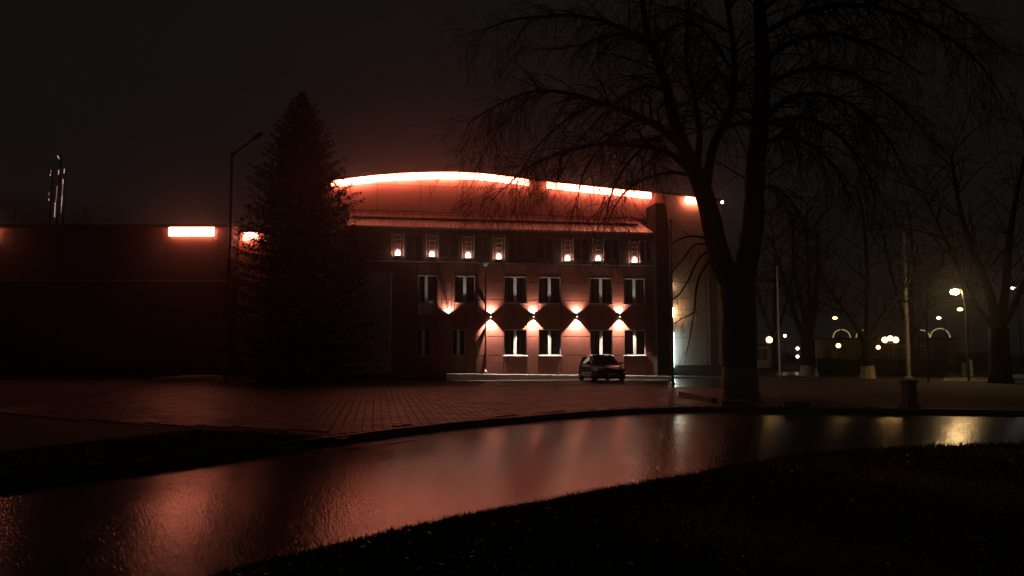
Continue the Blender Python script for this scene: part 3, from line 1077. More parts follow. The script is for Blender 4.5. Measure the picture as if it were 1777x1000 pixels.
# ================================================================== CAR
def make_car():
    cpos = gnd(1046, 664, PZ)
    c = thing('parked_car', 'black hatchback parked nose out in front of the red building', 'car', (cpos.x + 0.22, cpos.y + 1.6, PZ + 0.012), R(9.5 + 1.5))
    paint = mat('black_car_paint', (0.002, 0.002, 0.0022), 0.16, spec=0.22)
    rubber = mat('tyre_rubber', (0.018, 0.018, 0.018), 0.85)
    alloy = mat('dull_alloy', (0.3, 0.3, 0.3), 0.4, 0.8)
    dglass = mat('car_glass', (0.012, 0.014, 0.015), 0.05, spec=0.7)
    trim = mat('car_trim', (0.02, 0.02, 0.02), 0.6)
    # local: y=-2.0 is the nose, y=+2.0 the tail
    secs = [(-2.02, 0.62, 0.30, 0.52, 0.55), (-1.95, 0.76, 0.22, 0.62, 0.68), (-1.75, 0.84, 0.20, 0.72, 0.78), (-1.3, 0.86, 0.20, 0.82, 0.88), (-0.85, 0.87, 0.20, 0.88, 0.95),
            (0.0, 0.87, 0.20, 0.92, 0.97), (0.9, 0.87, 0.20, 0.94, 1.0), (1.5, 0.86, 0.20, 0.95, 1.01), (1.85, 0.82, 0.24, 0.92, 0.98), (2.0, 0.72, 0.34, 0.75, 0.8)]
    b = MB()
    K = 16
    for (y, hw, zb0, zs, zt0) in secs:
        ring = [(-hw * 0.92, zb0), (-hw, zb0 + 0.12), (-hw * 1.0, lerp(zb0, zs, 0.6)), (-hw * 0.97, zs), (-hw * 0.86, zt0 - 0.02), (-hw * 0.55, zt0 + 0.015), (0, zt0 + 0.03)]
        ring = ring + [(-x, z) for x, z in reversed(ring[:-1])] + [(hw * 0.6, zb0 - 0.02), (0, zb0 - 0.02), (-hw * 0.6, zb0 - 0.02)]
        K = len(ring)
        b.v += [(x, y, z) for x, z in ring]
    for i in range(len(secs) - 1):
        for k in range(K):
            j = (k + 1) % K
            b.f.append((i*K + k, i*K + j, (i+1)*K + j, (i+1)*K + k))
    b.f.append(tuple(range(K)))
    b.f.append(tuple(reversed(range((len(secs)-1)*K, len(secs)*K))))
    b.f = [tuple(reversed(f)) for f in b.f]
    body = b.build('body', paint, c, smooth=True)
    md = body.modifiers.new('sub', 'SUBSURF'); md.levels = 1; md.render_levels = 1
    # cabin
    cab = MB()
    cs = [(-0.95, 0.74, 0.93, 0.96), (-0.45, 0.70, 0.93, 1.24), (-0.05, 0.64, 0.94, 1.43), (0.5, 0.63, 0.95, 1.475), (1.1, 0.62, 0.96, 1.45), (1.6, 0.61, 0.97, 1.33), (1.93, 0.66, 0.95, 1.0)]
    for (y, hw, z0, z1) in cs:
        cab.v += [(-0.80, y, z0), (-hw - 0.05, y, lerp(z0, z1, 0.75)), (-hw + 0.06, y, z1), (0, y, z1 + 0.02), (hw - 0.06, y, z1), (hw + 0.05, y, lerp(z0, z1, 0.75)), (0.80, y, z0)]
    for i in range(len(cs) - 1):
        for k in range(6):
            cab.f.append((i*7 + k, (i+1)*7 + k, (i+1)*7 + k + 1, i*7 + k + 1))
    cab.build('cabin', paint, c, smooth=True)
    # glass set just proud of the cabin
    def quad(name, pts, m, parent=c, off=(0, 0, 0)):
        q = MB()
        o = Vector(off)
        nrm = (Vector(pts[1]) - Vector(pts[0])).cross(Vector(pts[2]) - Vector(pts[0])).normalized() * 0.008
        q.hexa([Vector(p) + o for p in pts], [Vector(p) + o + nrm for p in pts])
        return q.build(name, m, parent)
    quad('windscreen', [(-0.70, -0.92, 1.0), (0.70, -0.92, 1.0), (0.56, -0.14, 1.415), (-0.56, -0.14, 1.415)], dglass, off=(0, -0.03, 0.02))
    quad('rear_window', [(0.58, 1.95, 1.0), (-0.58, 1.95, 1.0), (-0.5, 1.62, 1.32), (0.5, 1.62, 1.32)], dglass, off=(0, 0.03, 0.03))
    for s in (-1, 1):
        for (ya, yb, yc, yd) in ((-0.72, 0.35, 0.38, -0.05), (0.42, 1.35, 1.2, 0.42)):
            pts = [(s * 0.80, ya, 1.0), (s * 0.80, yb, 1.0), (s * 0.675, yc, 1.36), (s * 0.675, yd, 1.36)]
            if s > 0: pts = pts
            else: pts = list(reversed(pts))
            quad('side_window', pts, dglass, off=(s * 0.025, 0, 0.0))
        mr = MB().ball((s * 0.97, -0.62, 1.02), 0.11, 10, 6, (1, 0.7, 0.75))
        mr.build('wing_mirror', paint, c, smooth=True)
        hl = MB().ball((s * 0.62, -1.88, 0.64), 0.16, 12, 6, (1.1, 0.55, 0.6))
        hl.build('headlight', mat('headlight_lens', (0.25, 0.25, 0.26), 0.08, spec=0.8), c, smooth=True)
        MB().box(s * 0.5 - 0.14, s * 0.5 + 0.14, 1.94, 2.0, 0.74, 0.86).build('tail_light', mat('tail_lens', (0.15, 0.01, 0.01), 0.2), c)
        for yw in (-1.27, 1.3):
            wt = MB()
            ring = []
            pr = [(-0.095, 0.17), (-0.095, 0.285), (-0.06, 0.305), (0.06, 0.305), (0.095, 0.285), (0.095, 0.17)]
            nw = 20
            for (x, r) in pr:
                for k in range(nw):
                    a = 2 * math.pi * k / nw
                    wt.v.append((s * 0.78 + x, yw + r * math.cos(a), 0.305 + r * math.sin(a)))
            for i in range(len(pr)):
                i2 = (i + 1) % len(pr)
                for k in range(nw):
                    j = (k + 1) % nw
                    wt.f.append((i*nw + k, i*nw + j, i2*nw + j, i2*nw + k))
            tyre = wt.build('wheel', rubber, c, smooth=True)
            rim = MB()
            rim.tube([(s * 0.79, yw, 0.305), (s * 0.845, yw, 0.305)], 0.175, 16)
            rim.build('rim', alloy, tyre)
    MB().box(-0.42, 0.42, -2.035, -1.98, 0.50, 0.575).build('grille', trim, c)
    MB().box(-0.55, 0.55, -2.03, -1.95, 0.27, 0.38).build('lower_grille', trim, c)
    MB().box(-0.26, 0.26, -2.055, -2.03, 0.395, 0.485).build('number_plate', mat('plate_white', (0.5, 0.5, 0.48), 0.5), c)
make_car()
bpy.data.objects['parked_car'].scale = (0.94, 0.94, 0.94)
bpy.data.objects['parked_car'].location.x -= 0.12

# ================================================================== POLES AND LAMPS
# street lamp in front of the long hall (unlit)
pb = gnd(392, 668, PZ)
LY = pb.y
sl = thing('street_lamp', 'tall unlit street lamp with bent arm beside the spruce', 'street lamp', pb, 0)
def rel(px, py): return at(px, py, LY) - pb
top = rel(403, 275)
MB().tube([(0, 0, 0), (top.x * 0.15, 0, 1.4)], [0.11, 0.10], 10).build('base_sleeve', M_CONC, sl)
pole = smooth_path([(top.x * 0.15, 0, 1.4), (top.x * 0.6, 0, top.z * 0.6), (top.x, 0, top.z - 0.1), tuple(rel(406, 268)), tuple(rel(418, 258)), tuple(rel(441, 241))], 18)
MB().tube(pole, [lerp(0.085, 0.045, i / 18) for i in range(19)], 8).build('pole', M_BLACKM, sl)
hd = rel(448, 236)
lm = MB().ball((0, 0, 0), 0.26, 12, 8, (1.15, 0.6, 0.5)).build('lamp_head', M_BLACKM, sl, smooth=True)
lm.location = hd
lm.rotation_euler = (0, -R(30), 0)

def simple_pole(name, label, cat, px, ytop, ybot, pxb, Y, r0, r1, m, cap=None, group=None):
    b = at(pxb, ybot, Y)
    t = at(px, ytop, Y)
    base = Vector((b.x, b.y, PZ - 0.02))
    o = thing(name, label, cat, base, 0, group)
    tp = t - base
    # true vertical
    n = 8
    MB().tube([(0, 0, tp.z * i / n) for i in range(n + 1)], [lerp(r0, r1, i / n) for i in range(n + 1)], 8).build('pole', m, o)
    MB().lathe((0, 0, 0.0), [(r0 * 2.2, 0), (r0 * 2.2, 0.06), (r0 * 1.2, 0.14)], 10).build('foot', M_CONC, o)
    if cap == 'tee':
        MB().box(-0.28, 0.28, -0.06, 0.06, tp.z, tp.z + 0.1).build('crossbar', m, o)
        for s in (-0.2, 0.2):
            MB().lathe((s, 0, tp.z + 0.1), [(0.05, 0), (0.06, 0.05), (0.03, 0.12)], 8).build('insulator', M_PVC, o)
    else:
        MB().ball((0, 0, tp.z + r1), r1 * 1.6, 8, 6).build('finial', m, o)
    return o
simple_pole('thin_pole', 'thin dark pole standing in front of the plaster wall and end wall', 'pole', 1165, 385, 668, 1168, 38.0, 0.07, 0.05, M_BLACKM)
simple_pole('flagpole', 'thin pale flagpole between the big tree and the park', 'flagpole', 1351, 466, 640, 1353, 50.0, 0.06, 0.05, M_PVC)
simple_pole('concrete_post', 'thick pale concrete utility post with small crossbar', 'post', 1566, 388, 650, 1577, 48.0, 0.12, 0.09, M_CONC, 'tee')
simple_pole('flagpole', 'thin dark pole just right of the concrete utility post', 'flagpole', 1607, 420, 672, 1612, 42.0, 0.06, 0.045, M_BLACKM)
simple_pole('floodlight_mast', 'slim distant mast with a white light behind the big trunk', 'mast', 1250.5, 356, 640, 1251, 92.0, 0.16, 0.08, M_BLACKM)
fm_ = at(1250.5, 351, 91.6)
fl = thing('floodlight', 'small white floodlight on the distant mast beside the big trunk', 'floodlight', fm_, 0)
MB().box(-0.3, 0.3, 0.0, 0.3, -0.2, 0.2).build('housing', M_BLACKM, fl)
MB().box(-0.26, 0.26, -0.02, -0.004, -0.16, 0.16).build('lens', emat('floodlight_white', (0.95, 0.97, 1.0), 26.0), fl)

WARML = (1.0, 0.52, 0.17)
def park_lamp(label, px, py, Y, r, s, globes=1, col=WARML, arm=False, light=0.0):
    p = at(px, py, Y)
    base = Vector((p.x, p.y, PZ - 0.02))
    o = thing('park_lamp', label, 'park lamp', base, 0, 'lit lamps in the park')
    h = p.z - base.z
    em = emat('lamp_glow_%d_%d' % (px, py), col, s)
    lean = 0.55 if arm else 0.0
    if globes == 1:
        if arm:
            MB().tube([(lean, 0, 0), (lean, 0, h * 0.8), (lean * 0.7, 0, h + 0.1), (0.1, 0, h + r + 0.05)], [0.07, 0.05, 0.04, 0.035], 8).build('post', M_BLACKM, o)
            MB().ball((0, 0, h), r, 12, 8, (1.2, 1, 0.7)).build('globe', em, o, smooth=True)
            MB().lathe((0, 0, h + r * 0.72), [(r * 1.0, 0), (r * 0.5, 0.06)], 10).build('cap', M_BLACKM, o)
        else:
            MB().tube([(0, 0, 0), (0, 0, h - r)], [0.06, 0.045], 8).build('post', M_BLACKM, o)
            MB().lathe((0, 0, h - r - 0.04), [(0.06, 0), (r * 0.6, 0.06)], 10).build('collar', M_BLACKM, o)
            MB().ball((0, 0, h), r, 12, 8).build('globe', em, o, smooth=True)
    else:
        MB().tube([(0, 0, 0), (0, 0, h - r - 0.05)], [0.07, 0.05], 8).build('post', M_BLACKM, o)
        MB().tube([(-0.42, 0, h - r - 0.02), (0, 0, h - r - 0.1), (0.42, 0, h - r - 0.02)], 0.03, 6).build('arm', M_BLACKM, o)
        for x in (-0.42, 0.42):
            MB().ball((x, 0, h), r, 12, 8).build('globe', em, o, smooth=True)
        MB().ball((0, 0, h + 0.12), r * 0.9, 12, 8).build('globe', em, o, smooth=True)
park_lamp('brightest amber street lamp high above the wet road on the right', 1657, 507, 44, 0.2, 200, arm=True, col=(1.0, 0.62, 0.25))
park_lamp('amber lamp just below and right of the brightest street lamp', 1666, 537, 62, 0.17, 9, arm=True)
park_lamp('small lamp high above the left arch of the pavilion', 1449, 552, 78, 0.19, 8, arm=True)
park_lamp('small lamp right of the dark thin flagpole', 1629, 552, 78, 0.17, 8, arm=True, col=(1.0, 0.75, 0.45))
park_lamp('globe lamp just right of the big trunk beside the pale flagpole', 1335, 590, 62, 0.24, 10)
park_lamp('large triple globe lamp right of the whitewashed park tree', 1545, 590, 62, 0.22, 11, globes=2)
park_lamp('low globe lamp in front of the pavilion wall', 1455, 600, 74, 0.21, 9)
park_lamp('low globe lamp close to the whitewashed park tree', 1524, 603, 80, 0.2, 8)
park_lamp('tiny white lamp just right of the pale flagpole', 1362, 583, 100, 0.17, 14, col=(1.0, 0.85, 0.7))
park_lamp('tiny upper one of two white path lights left of the bare tree', 1384, 605, 95, 0.17, 14, col=(1.0, 0.85, 0.75))
park_lamp('tiny lower one of two white path lights left of the bare tree', 1384, 619, 85, 0.15, 14, col=(1.0, 0.8, 0.7))
park_lamp('cold white lamp at the right edge above the dark tree', 1758, 500, 85, 0.16, 26, arm=True, col=(0.85, 0.95, 1.0))

# ================================================================== FAR PAVILION WITH LIT ARCHES
PD = 98.0
pv = thing('arcade_pavilion', 'far low ochre pavilion with glowing arches on its roof edge', 'pavilion', (at(1500, 611, PD).x, PD, 0), 0)
def ax(px): return at(px, 611, PD).x - pv.location.x
def az(py): return at(1500, py, PD).z
ochre = mat('ochre_plaster', (0.42, 0.27, 0.12), 0.8, var=0.2, vscale=0.6)
opn = []
ulp = [ax(1424)]
xs_ = 1432
pw_ = MB()
ztopw = az(589)
edges = [1424]
while xs_ < 1640:
    edges += [xs_, xs_ + 12]
    opn.append((ax(xs_), ax(xs_ + 12), 0.25, az(604)))
    xs_ += 24
edges.append(1660)
for (a, b, c, d) in wall_cells(uniq([ax(e) for e in edges]), [0.0, 0.25, az(604), ztopw], opn):
    pw_.box(a, b, 0, 0.4, c, d)
pw_.build('wall', ochre, pv)
MB().box(ax(1424), ax(1660), 0.9, 6.0, 0.0, ztopw - 0.1).build('rear_wall', ochre, pv)
MB().box(ax(1422), ax(1662), -0.25, 6.1, ztopw + 0.003, ztopw + 0.18).build('roof', M_ROOF2, pv)
E_ARC = emat('arch_tube', (1.0, 0.68, 0.3), 0.4)
for i, (cxp, rp_) in enumerate(((1418, 14), (1461, 15), (1500, 14), (1600, 14), (1632, 17), (1384, 14))):
    cx0 = ax(cxp)
    rr = rp_ * PD / F
    z0 = ztopw + 0.18
    pts = [(cx0 + rr * math.cos(a), -0.1, z0 + rr * 0.95 * math.sin(a)) for a in np.linspace(0.0, math.pi, 14)]
    if not ax(1422) - 0.1 < cx0 < ax(1662):
        continue
    MB().tube(pts, 0.055, 6).build('arch', E_ARC, pv)

# kiosk far left of the park
ks = thing('white_kiosk', 'small pale kiosk between the big trunk and the park', 'kiosk', (at(1322, 611, 80).x, 80, 0), 0)
MB().box(-1.0, 1.0, 0, 2, 0, 2.3).build('wall', M_GREY, ks)
MB().box(-1.15, 1.15, -0.2, 2.1, 2.3, 2.45).build('roof', M_ROOF2, ks)
for x in (-0.6, 0.05):
    MB().box(x, x + 0.5, -0.03, -0.002, 0.9, 2.0).build('window', M_GLASS, ks)
sh = thing('shelter', 'small dark shelter with a lit roof edge between the two posts', 'shelter', (at(1598, 611, 70).x, 70, 0), 0)
def s_x(px): return at(px, 611, 70).x - sh.location.x
MB().box(s_x(1583), s_x(1610), 0, 1.6, at(1598, 602, 70).z, at(1598, 598.5, 70).z).build('roof', M_PVC, sh)
MB().box(s_x(1585), s_x(1608), 0.2, 1.4, 0, at(1598, 602, 70).z - 0.003).build('wall', M_CONC, sh)

# ================================================================== PARK GROUND: PATHS, HEDGE, BORDERS
def strip_quad(name, pts, m, z=PZ):
    q = MB()
    for (x, y) in pts:
        p = gnd(x, y, z)
        q.v.append((p.x, p.y, z))
    q.f.append(tuple(range(len(pts))))
    return tag(q.build(name, m), kind='structure')
strip_quad('park_path', [(1636, 660.5), (1728, 661.5), (1724, 655), (1640, 654)], M_WETC, PZ + 0.004)
strip_quad('park_path', [(1345, 652), (1396, 652), (1390, 646), (1350, 646)], M_WETC, PZ + 0.004)
strip_quad('park_path', [(1396, 646), (1777, 657), (1860, 657), (1860, 651), (1420, 644)], M_ASPH, PZ + 0.008)
strip_quad('side_yard', [(1165, 672), (1255, 672), (1262, 650), (1160, 652)], M_ASPH, PZ + 0.03)

hg = thing('hedge', 'low dark clipped hedge in front of the pavilion', 'hedge', (at(1500, 611, 56).x, 56, PZ - 0.03), 0)
hm = MB()
x0, x1 = at(1418, 611, 56).x - hg.location.x, at(1640, 611, 56).x - hg.location.x
MB().box(x0 + 0.1, x1 - 0.1, -0.35, 0.35, 0.0, 0.95).build('core', M_HEDGE, hg)
for _ in range(5200):
    x = random.uniform(x0, x1); f = random.random()
    if f < 0.5: p = Vector((x, -0.38 + random.uniform(-0.06, 0.05), random.uniform(0.02, 1.05)))
    else: p = Vector((x, random.uniform(-0.4, 0.4), 1.0 + random.uniform(-0.08, 0.1) + 0.05 * math.sin(x * 2)))
    a = Vector((random.uniform(-1, 1), random.uniform(-1, 1), random.uniform(-1, 1))).normalized() * 0.06
    b = a.orthogonal().normalized() * 0.035
    n = len(hm.v)
    hm.v += [tuple(p - a), tuple(p + b), tuple(p + a), tuple(p - b)]
    hm.f.append((n, n + 1, n + 2, n + 3))
hm.build('foliage', M_HEDGE, hg)

def border(label, x0, y0, x1, y1):
    a, b = gnd(x0, y0, PZ), gnd(x1, y1, PZ)
    c = (a + b) / 2
    d = b - a
    o = MB()
    L = d.length / 2
    o.hexa([(-L, -0.1, 0), (L, -0.1, 0), (L, 0.1, 0), (-L, 0.1, 0)], [(-L, -0.085, 0.2), (L, -0.085, 0.2), (L, 0.085, 0.2), (-L, 0.085, 0.2)])
    ob = o.build('stone_border', M_CONC)
    ob.location = (c.x, c.y, PZ - 0.03)
    ob.rotation_euler = (0, 0, math.atan2(d.y, d.x))
    tag(ob, label, 'stone border', 'low stone borders round the tree bed')
border('slanting low stone border at the left corner of the tree bed', 1182, 688, 1240, 700)
border('low stone border right in front of the big tree trunk', 1252, 705, 1306, 705)
border('short low stone border lying right of the big tree', 1360, 707, 1406, 707.5)

# stone pedestal and bollards
for (px, yt, yb, wpx, lab) in ((1673, 629, 650, 7, 'shorter left one of two pale bollards beside the bright path'), (1685, 622, 650, 7, 'taller right one of two pale bollards beside the bright path'), (1720, 633, 651, 6, 'pale bollard close to the dark right trunk')):
    Y = 53
    p = at(px, yb, Y)
    t = thing('bollard', lab, 'bollard', (p.x, p.y, PZ - 0.02), 0, 'pale bollards by the path')
    h = at(px, yt, Y).z - PZ
    r = wpx / 2 * Y / F
    MB().lathe((0, 0, 0), [(r * 1.25, 0), (r * 1.25, 0.08), (r, 0.12), (r, h - 0.12)], 12).build('shaft', M_PVC if 'taller' in lab else M_CONC, t)
    MB().lathe((0, 0, h - 0.12), [(r * 1.08, 0), (r * 1.08, 0.05), (r * 0.5, 0.12)], 12).build('cap', M_CONC, t)
pp = gnd(1588, 709, PZ)
PD_S = 0.8
pd = thing('stone_pedestal', 'weathered stone pedestal by the road below the concrete post', 'pedestal', (pp.x, pp.y + 0.3, PZ - 0.03), R(8))
MB().box(-0.26, 0.26, -0.26, 0.26, 0, 0.14).build('plinth', M_CONC, pd)
MB().hexa([(-0.2, -0.2, 0.14), (0.2, -0.2, 0.14), (0.2, 0.2, 0.14), (-0.2, 0.2, 0.14)], [(-0.17, -0.17, 0.9), (0.17, -0.17, 0.9), (0.17, 0.17, 0.9), (-0.17, 0.17, 0.9)]).build('shaft', M_CONC, pd)
MB().box(-0.22, 0.22, -0.22, 0.22, 0.903, 1.0).build('capital', M_CONC, pd)
pd.scale = (PD_S, PD_S, PD_S)

# ================================================================== TREES
def rv(s=1.0):
    return Vector((random.gauss(0, s), random.gauss(0, s), random.gauss(0, s)))
def branch(mb, p, d, L, r, lev, maxlev, droop, sides, dens=1.0):
    n = 5 if lev < maxlev else 4
    pts = [Vector(p)]
    dd = Vector(d).normalized()
    st_ = L / n
    for i in range(n):
        dd = (dd + rv(0.16) + Vector((0, 0, -droop * (i + 1) / n))).normalized()
        pts.append(pts[-1] + dd * st_)
    rads = [max(0.004, r * (1 - 0.75 * i / n)) for i in range(n + 1)]
    mb.tube(pts, rads, sides if lev < 2 else 3, cap=False)
    if lev >= maxlev:
        return
    kids = max(2, int(L / (0.30 if lev + 1 == maxlev else 0.42) * dens))
    for k in range(kids):
        t = random.uniform(0.15, 1.0)
        i = min(int(t * n), n - 1)
        q = pts[i].lerp(pts[i + 1], t * n - i)
        ax_ = (pts[i + 1] - pts[i]).normalized()
        side = rv(1).cross(ax_)
        if side.length < 1e-3: continue
        side.normalize()
        nd = ax_ * random.uniform(0.3, 0.9) + side * random.uniform(0.5, 1.0) + Vector((0, 0, -droop * 0.8))
        branch(mb, q, nd, L * random.uniform(0.35, 0.65) * (1.15 - 0.4 * t), max(0.005, r * 0.45 * (1 - 0.5 * t)), lev + 1, maxlev, droop, sides, dens)

TY = gnd(1285, 693, PZ).y
def tp(px, py, dy=0.0):
    return at(px, py, TY + dy)
base = gnd(1285, 691, PZ)
base.z = PZ - 0.05
bt = thing('bare_tree', 'huge bare forked tree with whitewashed trunk foot and drooping twigs', 'tree', base, 0)
trunk = MB()
def limb(pts, radii, n, sides=12):
    path = smooth_path(pts, n)
    path = [p - base for p in path]
    rr = []
    for i in range(n + 1):
        t = i / n * (len(radii) - 1)
        k = min(int(t), len(radii) - 2)
        rr.append(lerp(radii[k], radii[k + 1], t - k) * random.uniform(0.96, 1.05))
    trunk.tube(path, rr, sides)
    return path, rr
PXM = TY / F   # metres per pixel at the tree
tpath, trad = limb([base, tp(1284, 660), tp(1283, 600), tp(1283, 540), tp(1277, 480)], [0.66, 0.56, 0.54, 0.56, 0.50], 14, 16)
limbs = []
limbs.append(limb([tp(1278, 505), tp(1254, 460), tp(1240, 410), tp(1230, 365), tp(1212, 310), tp(1186, 255, .3), tp(1166, 197, .6), tp(1158, 157, .8), tp(1145, 117, 1), tp(1129, 78, 1.2), tp(1118, 30, 1.4), tp(1110, -60, 1.6), tp(1100, -160, 2)], [0.40, 0.38, 0.35, 0.34, 0.30, 0.24, 0.20, 0.18, 0.15, 0.13, 0.11, 0.08, 0.05], 34))
limbs.append(limb([tp(1285, 505), tp(1297, 450), tp(1306, 400), tp(1309, 350), tp(1312, 280, -.3), tp(1320, 200, -.5), tp(1323, 100, -.7), tp(1318, 0, -1), tp(1325, -120, -1.2)], [0.40, 0.38, 0.36, 0.34, 0.32, 0.30, 0.26, 0.2, 0.12], 30))
limbs.append(limb([tp(1222, 345), tp(1230, 290, -.4), tp(1241, 245, -.8), tp(1262, 205, -1.2), tp(1275, 150, -1.8), tp(1270, 60, -2.4), tp(1250, -60, -3)], [0.2, 0.16, 0.14, 0.12, 0.10, 0.08, 0.05], 18))
limbs.append(limb([tp(1208, 320), tp(1210, 280, .5), tp(1214, 235, 1.2), tp(1205, 170, 2.2), tp(1190, 100, 3.2), tp(1195, 0, 4)], [0.16, 0.13, 0.11, 0.09, 0.07, 0.05], 14))
# arching side limbs
arch = [
 ([tp(1190, 262), tp(1150, 225, -.3), tp(1112, 204, -.6), tp(1070, 188, -.8), tp(1037, 177, -1), tp(988, 163, -1.2), tp(936, 157, -1.4), tp(890, 170, -1.6), tp(851, 190, -1.7), tp(812, 215, -1.8)], [0.15, 0.13, 0.12, 0.10, 0.09, 0.07, 0.055, 0.04, 0.025, 0.012]),
 ([tp(1200, 300), tp(1165, 268, -.6), tp(1119, 254, -1.2), tp(1054, 250, -1.8), tp(1005, 256, -2.2), tp(962, 271, -2.5), tp(917, 289, -2.7), tp(885, 318, -2.8), tp(850, 350, -2.9)], [0.12, 0.10, 0.085, 0.07, 0.055, 0.04, 0.03, 0.02, 0.012]),
 ([tp(1125, 70, 1.2), tp(1086, 52, .8), tp(1041, 35, .4), tp(988, 27, 0), tp(930, 30, -.3), tp(884, 36, -.6), tp(845, 50, -.8), tp(812, 58, -.9)], [0.10, 0.085, 0.07, 0.06, 0.045, 0.035, 0.02, 0.01]),
 ([tp(1128, 76, 1.2), tp(1090, 62, 1.6), tp(1050, 64, 2), tp(1000, 80, 2.4), tp(943, 86, 2.8), tp(905, 80, 3)], [0.08, 0.065, 0.05, 0.035, 0.025, 0.012]),
 ([tp(1158, 160, .8), tp(1120, 150, 1.4), tp(1075, 175, 2), tp(1030, 215, 2.6), tp(990, 270, 3), tp(965, 320, 3.2)], [0.07, 0.055, 0.045, 0.035, 0.025, 0.012]),
 ([tp(1110, 206, -.6), tp(1075, 225, -1.6), tp(1035, 265, -2.4), tp(1010, 310, -2.8), tp(1000, 370, -3)], [0.06, 0.045, 0.034, 0.024, 0.01]),
 ([tp(1037, 178, -1), tp(995, 200, -.4), tp(950, 235, 0.2), tp(915, 280, .6), tp(895, 330, .8)], [0.05, 0.04, 0.03, 0.02, 0.01]),
 ([tp(940, 158, -1.4), tp(900, 185, -2), tp(868, 220, -2.4), tp(845, 255, -2.6), tp(828, 290, -2.8)], [0.035, 0.028, 0.022, 0.015, 0.008]),
 ([tp(1175, 225, .5), tp(1130, 245, -1), tp(1085, 290, -2), tp(1060, 340, -2.4), tp(1050, 390, -2.6)], [0.07, 0.055, 0.04, 0.028, 0.012]),
 ([tp(1200, 305), tp(1160, 300, 1), tp(1110, 315, 1.8), tp(1075, 345, 2.2), tp(1055, 385, 2.4)], [0.07, 0.055, 0.04, 0.028, 0.012]),
 ([tp(1320, 210, -.5), tp(1370, 170, -1), tp(1430, 165, -1.5), tp(1490, 190, -2), tp(1540, 240, -2.4), tp(1570, 300, -2.6)], [0.12, 0.10, 0.08, 0.06, 0.04, 0.015]),
 ([tp(1316, 250, -.5), tp(1365, 240, 1), tp(1420, 260, 2), tp(1460, 310, 2.6), tp(1480, 370, 2.8)], [0.10, 0.08, 0.06, 0.04, 0.015]),
 ([tp(1322, 110, -.7), tp(1380, 70, -.2), tp(1450, 60, .4), tp(1530, 85, 1), tp(1600, 130, 1.5)], [0.11, 0.09, 0.07, 0.045, 0.015]),
 ([tp(1322, 60, -.8), tp(1400, 20, -2.5), tp(1500, 10, -4), tp(1600, 40, -5), tp(1690, 100, -5.6), tp(1740, 170, -6)], [0.11, 0.09, 0.07, 0.05, 0.03, 0.012]),
 ([tp(1322, 150, -.6), tp(1400, 120, 1.5), tp(1480, 130, 3), tp(1560, 180, 4), tp(1620, 250, 4.6)], [0.10, 0.08, 0.06, 0.04, 0.012]),
 ([tp(1318, 215, -.5), tp(1390, 205, -2.5), tp(1450, 230, -4), tp(1500, 290, -4.8), tp(1520, 350, -5)], [0.08, 0.07, 0.05, 0.03, 0.012]),
 ([tp(1320, -20, -1), tp(1420, -60, 1), tp(1540, -40, 2.5), tp(1660, 20, 3.5), tp(1750, 100, 4)], [0.10, 0.09, 0.07, 0.04, 0.012]),
 ([tp(1310, 330, -.2), tp(1345, 325, -1), tp(1380, 360, -1.6), tp(1400, 410, -1.8)], [0.06, 0.045, 0.03, 0.012]),
 ([tp(1320, 20, -1), tp(1390, -30, -2), tp(1480, -30, -3), tp(1570, 10, -3.6), tp(1640, 70, -4)], [0.10, 0.08, 0.06, 0.04, 0.015]),
 ([tp(1268, 120, -2), tp(1235, 70, -2.6), tp(1200, 40, -3), tp(1150, 60, -3.4), tp(1110, 120, -3.6)], [0.06, 0.05, 0.04, 0.03, 0.012]),
]
# bare lower shoots that arch out to the left below the fork
shoots = [
 ([tp(1228, 414), tp(1205, 410, -.2), tp(1183, 414, -.3), tp(1158, 426, -.4)], [0.05, 0.04, 0.03, 0.012]),
 ([tp(1229, 424), tp(1205, 425, -.2), tp(1185, 450, -.3), tp(1160, 480, -.4)], [0.04, 0.032, 0.024, 0.01]),
 ([tp(1230, 436), tp(1212, 450, -.2), tp(1195, 485, -.3), tp(1175, 515, -.4), tp(1150, 525, -.4)], [0.04, 0.034, 0.03, 0.024, 0.01]),
 ([tp(1232, 450), tp(1214, 480, -.2), tp(1207, 510, -.3), tp(1204, 542, -.4), tp(1185, 552, -.4), tp(1165, 565, -.5)], [0.04, 0.036, 0.032, 0.028, 0.02, 0.008]),
 ([tp(1205, 542, -.4), tp(1198, 580, -.4), tp(1192, 612, -.4), tp(1188, 632, -.4)], [0.022, 0.018, 0.012, 0.006]),
]
apaths = []
for pts, rad in arch:
    apaths.append(limb(pts, rad, 18, 7))
for pts, rad in shoots:
    apaths.append(limb(pts, rad, 10, 6))
trunk.build('trunk', M_BARK, bt, smooth=True)
wm = MB()
ks_ = [k for k in range(len(tpath)) if tpath[k].z < 1.25]
wm.tube([tpath[k] for k in ks_], [trad[k] + 0.012 for k in ks_], 16, cap=False)
wm.build('whitewash', M_WASH, bt, smooth=True)
crown = MB()
narch = len(arch)
for idx, (path, rr) in enumerate(apaths):
    isshoot = idx >= narch
    n = len(path) - 1
    L = sum((path[i + 1] - path[i]).length for i in range(n))
    kids = int(L * (8.5 if not isshoot else 1.6))
    for _ in range(kids):
        t = random.uniform(0.12, 1.0)
        i = min(int(t * n), n - 1)
        q = path[i].lerp(path[i + 1], random.random())
        axd = (path[i + 1] - path[i]).normalized()
        side = rv(1).cross(axd).normalized()
        nd = axd * 0.7 + side * 0.7 + Vector((0, 0, random.uniform(-0.45, 0.25)))
        branch(crown, q, nd, random.uniform(0.7, 2.1) * (0.55 if isshoot else 1), max(0.008, rr[i] * 0.35), 1 if not isshoot else 2, 3, 0.30, 5, 1.3)
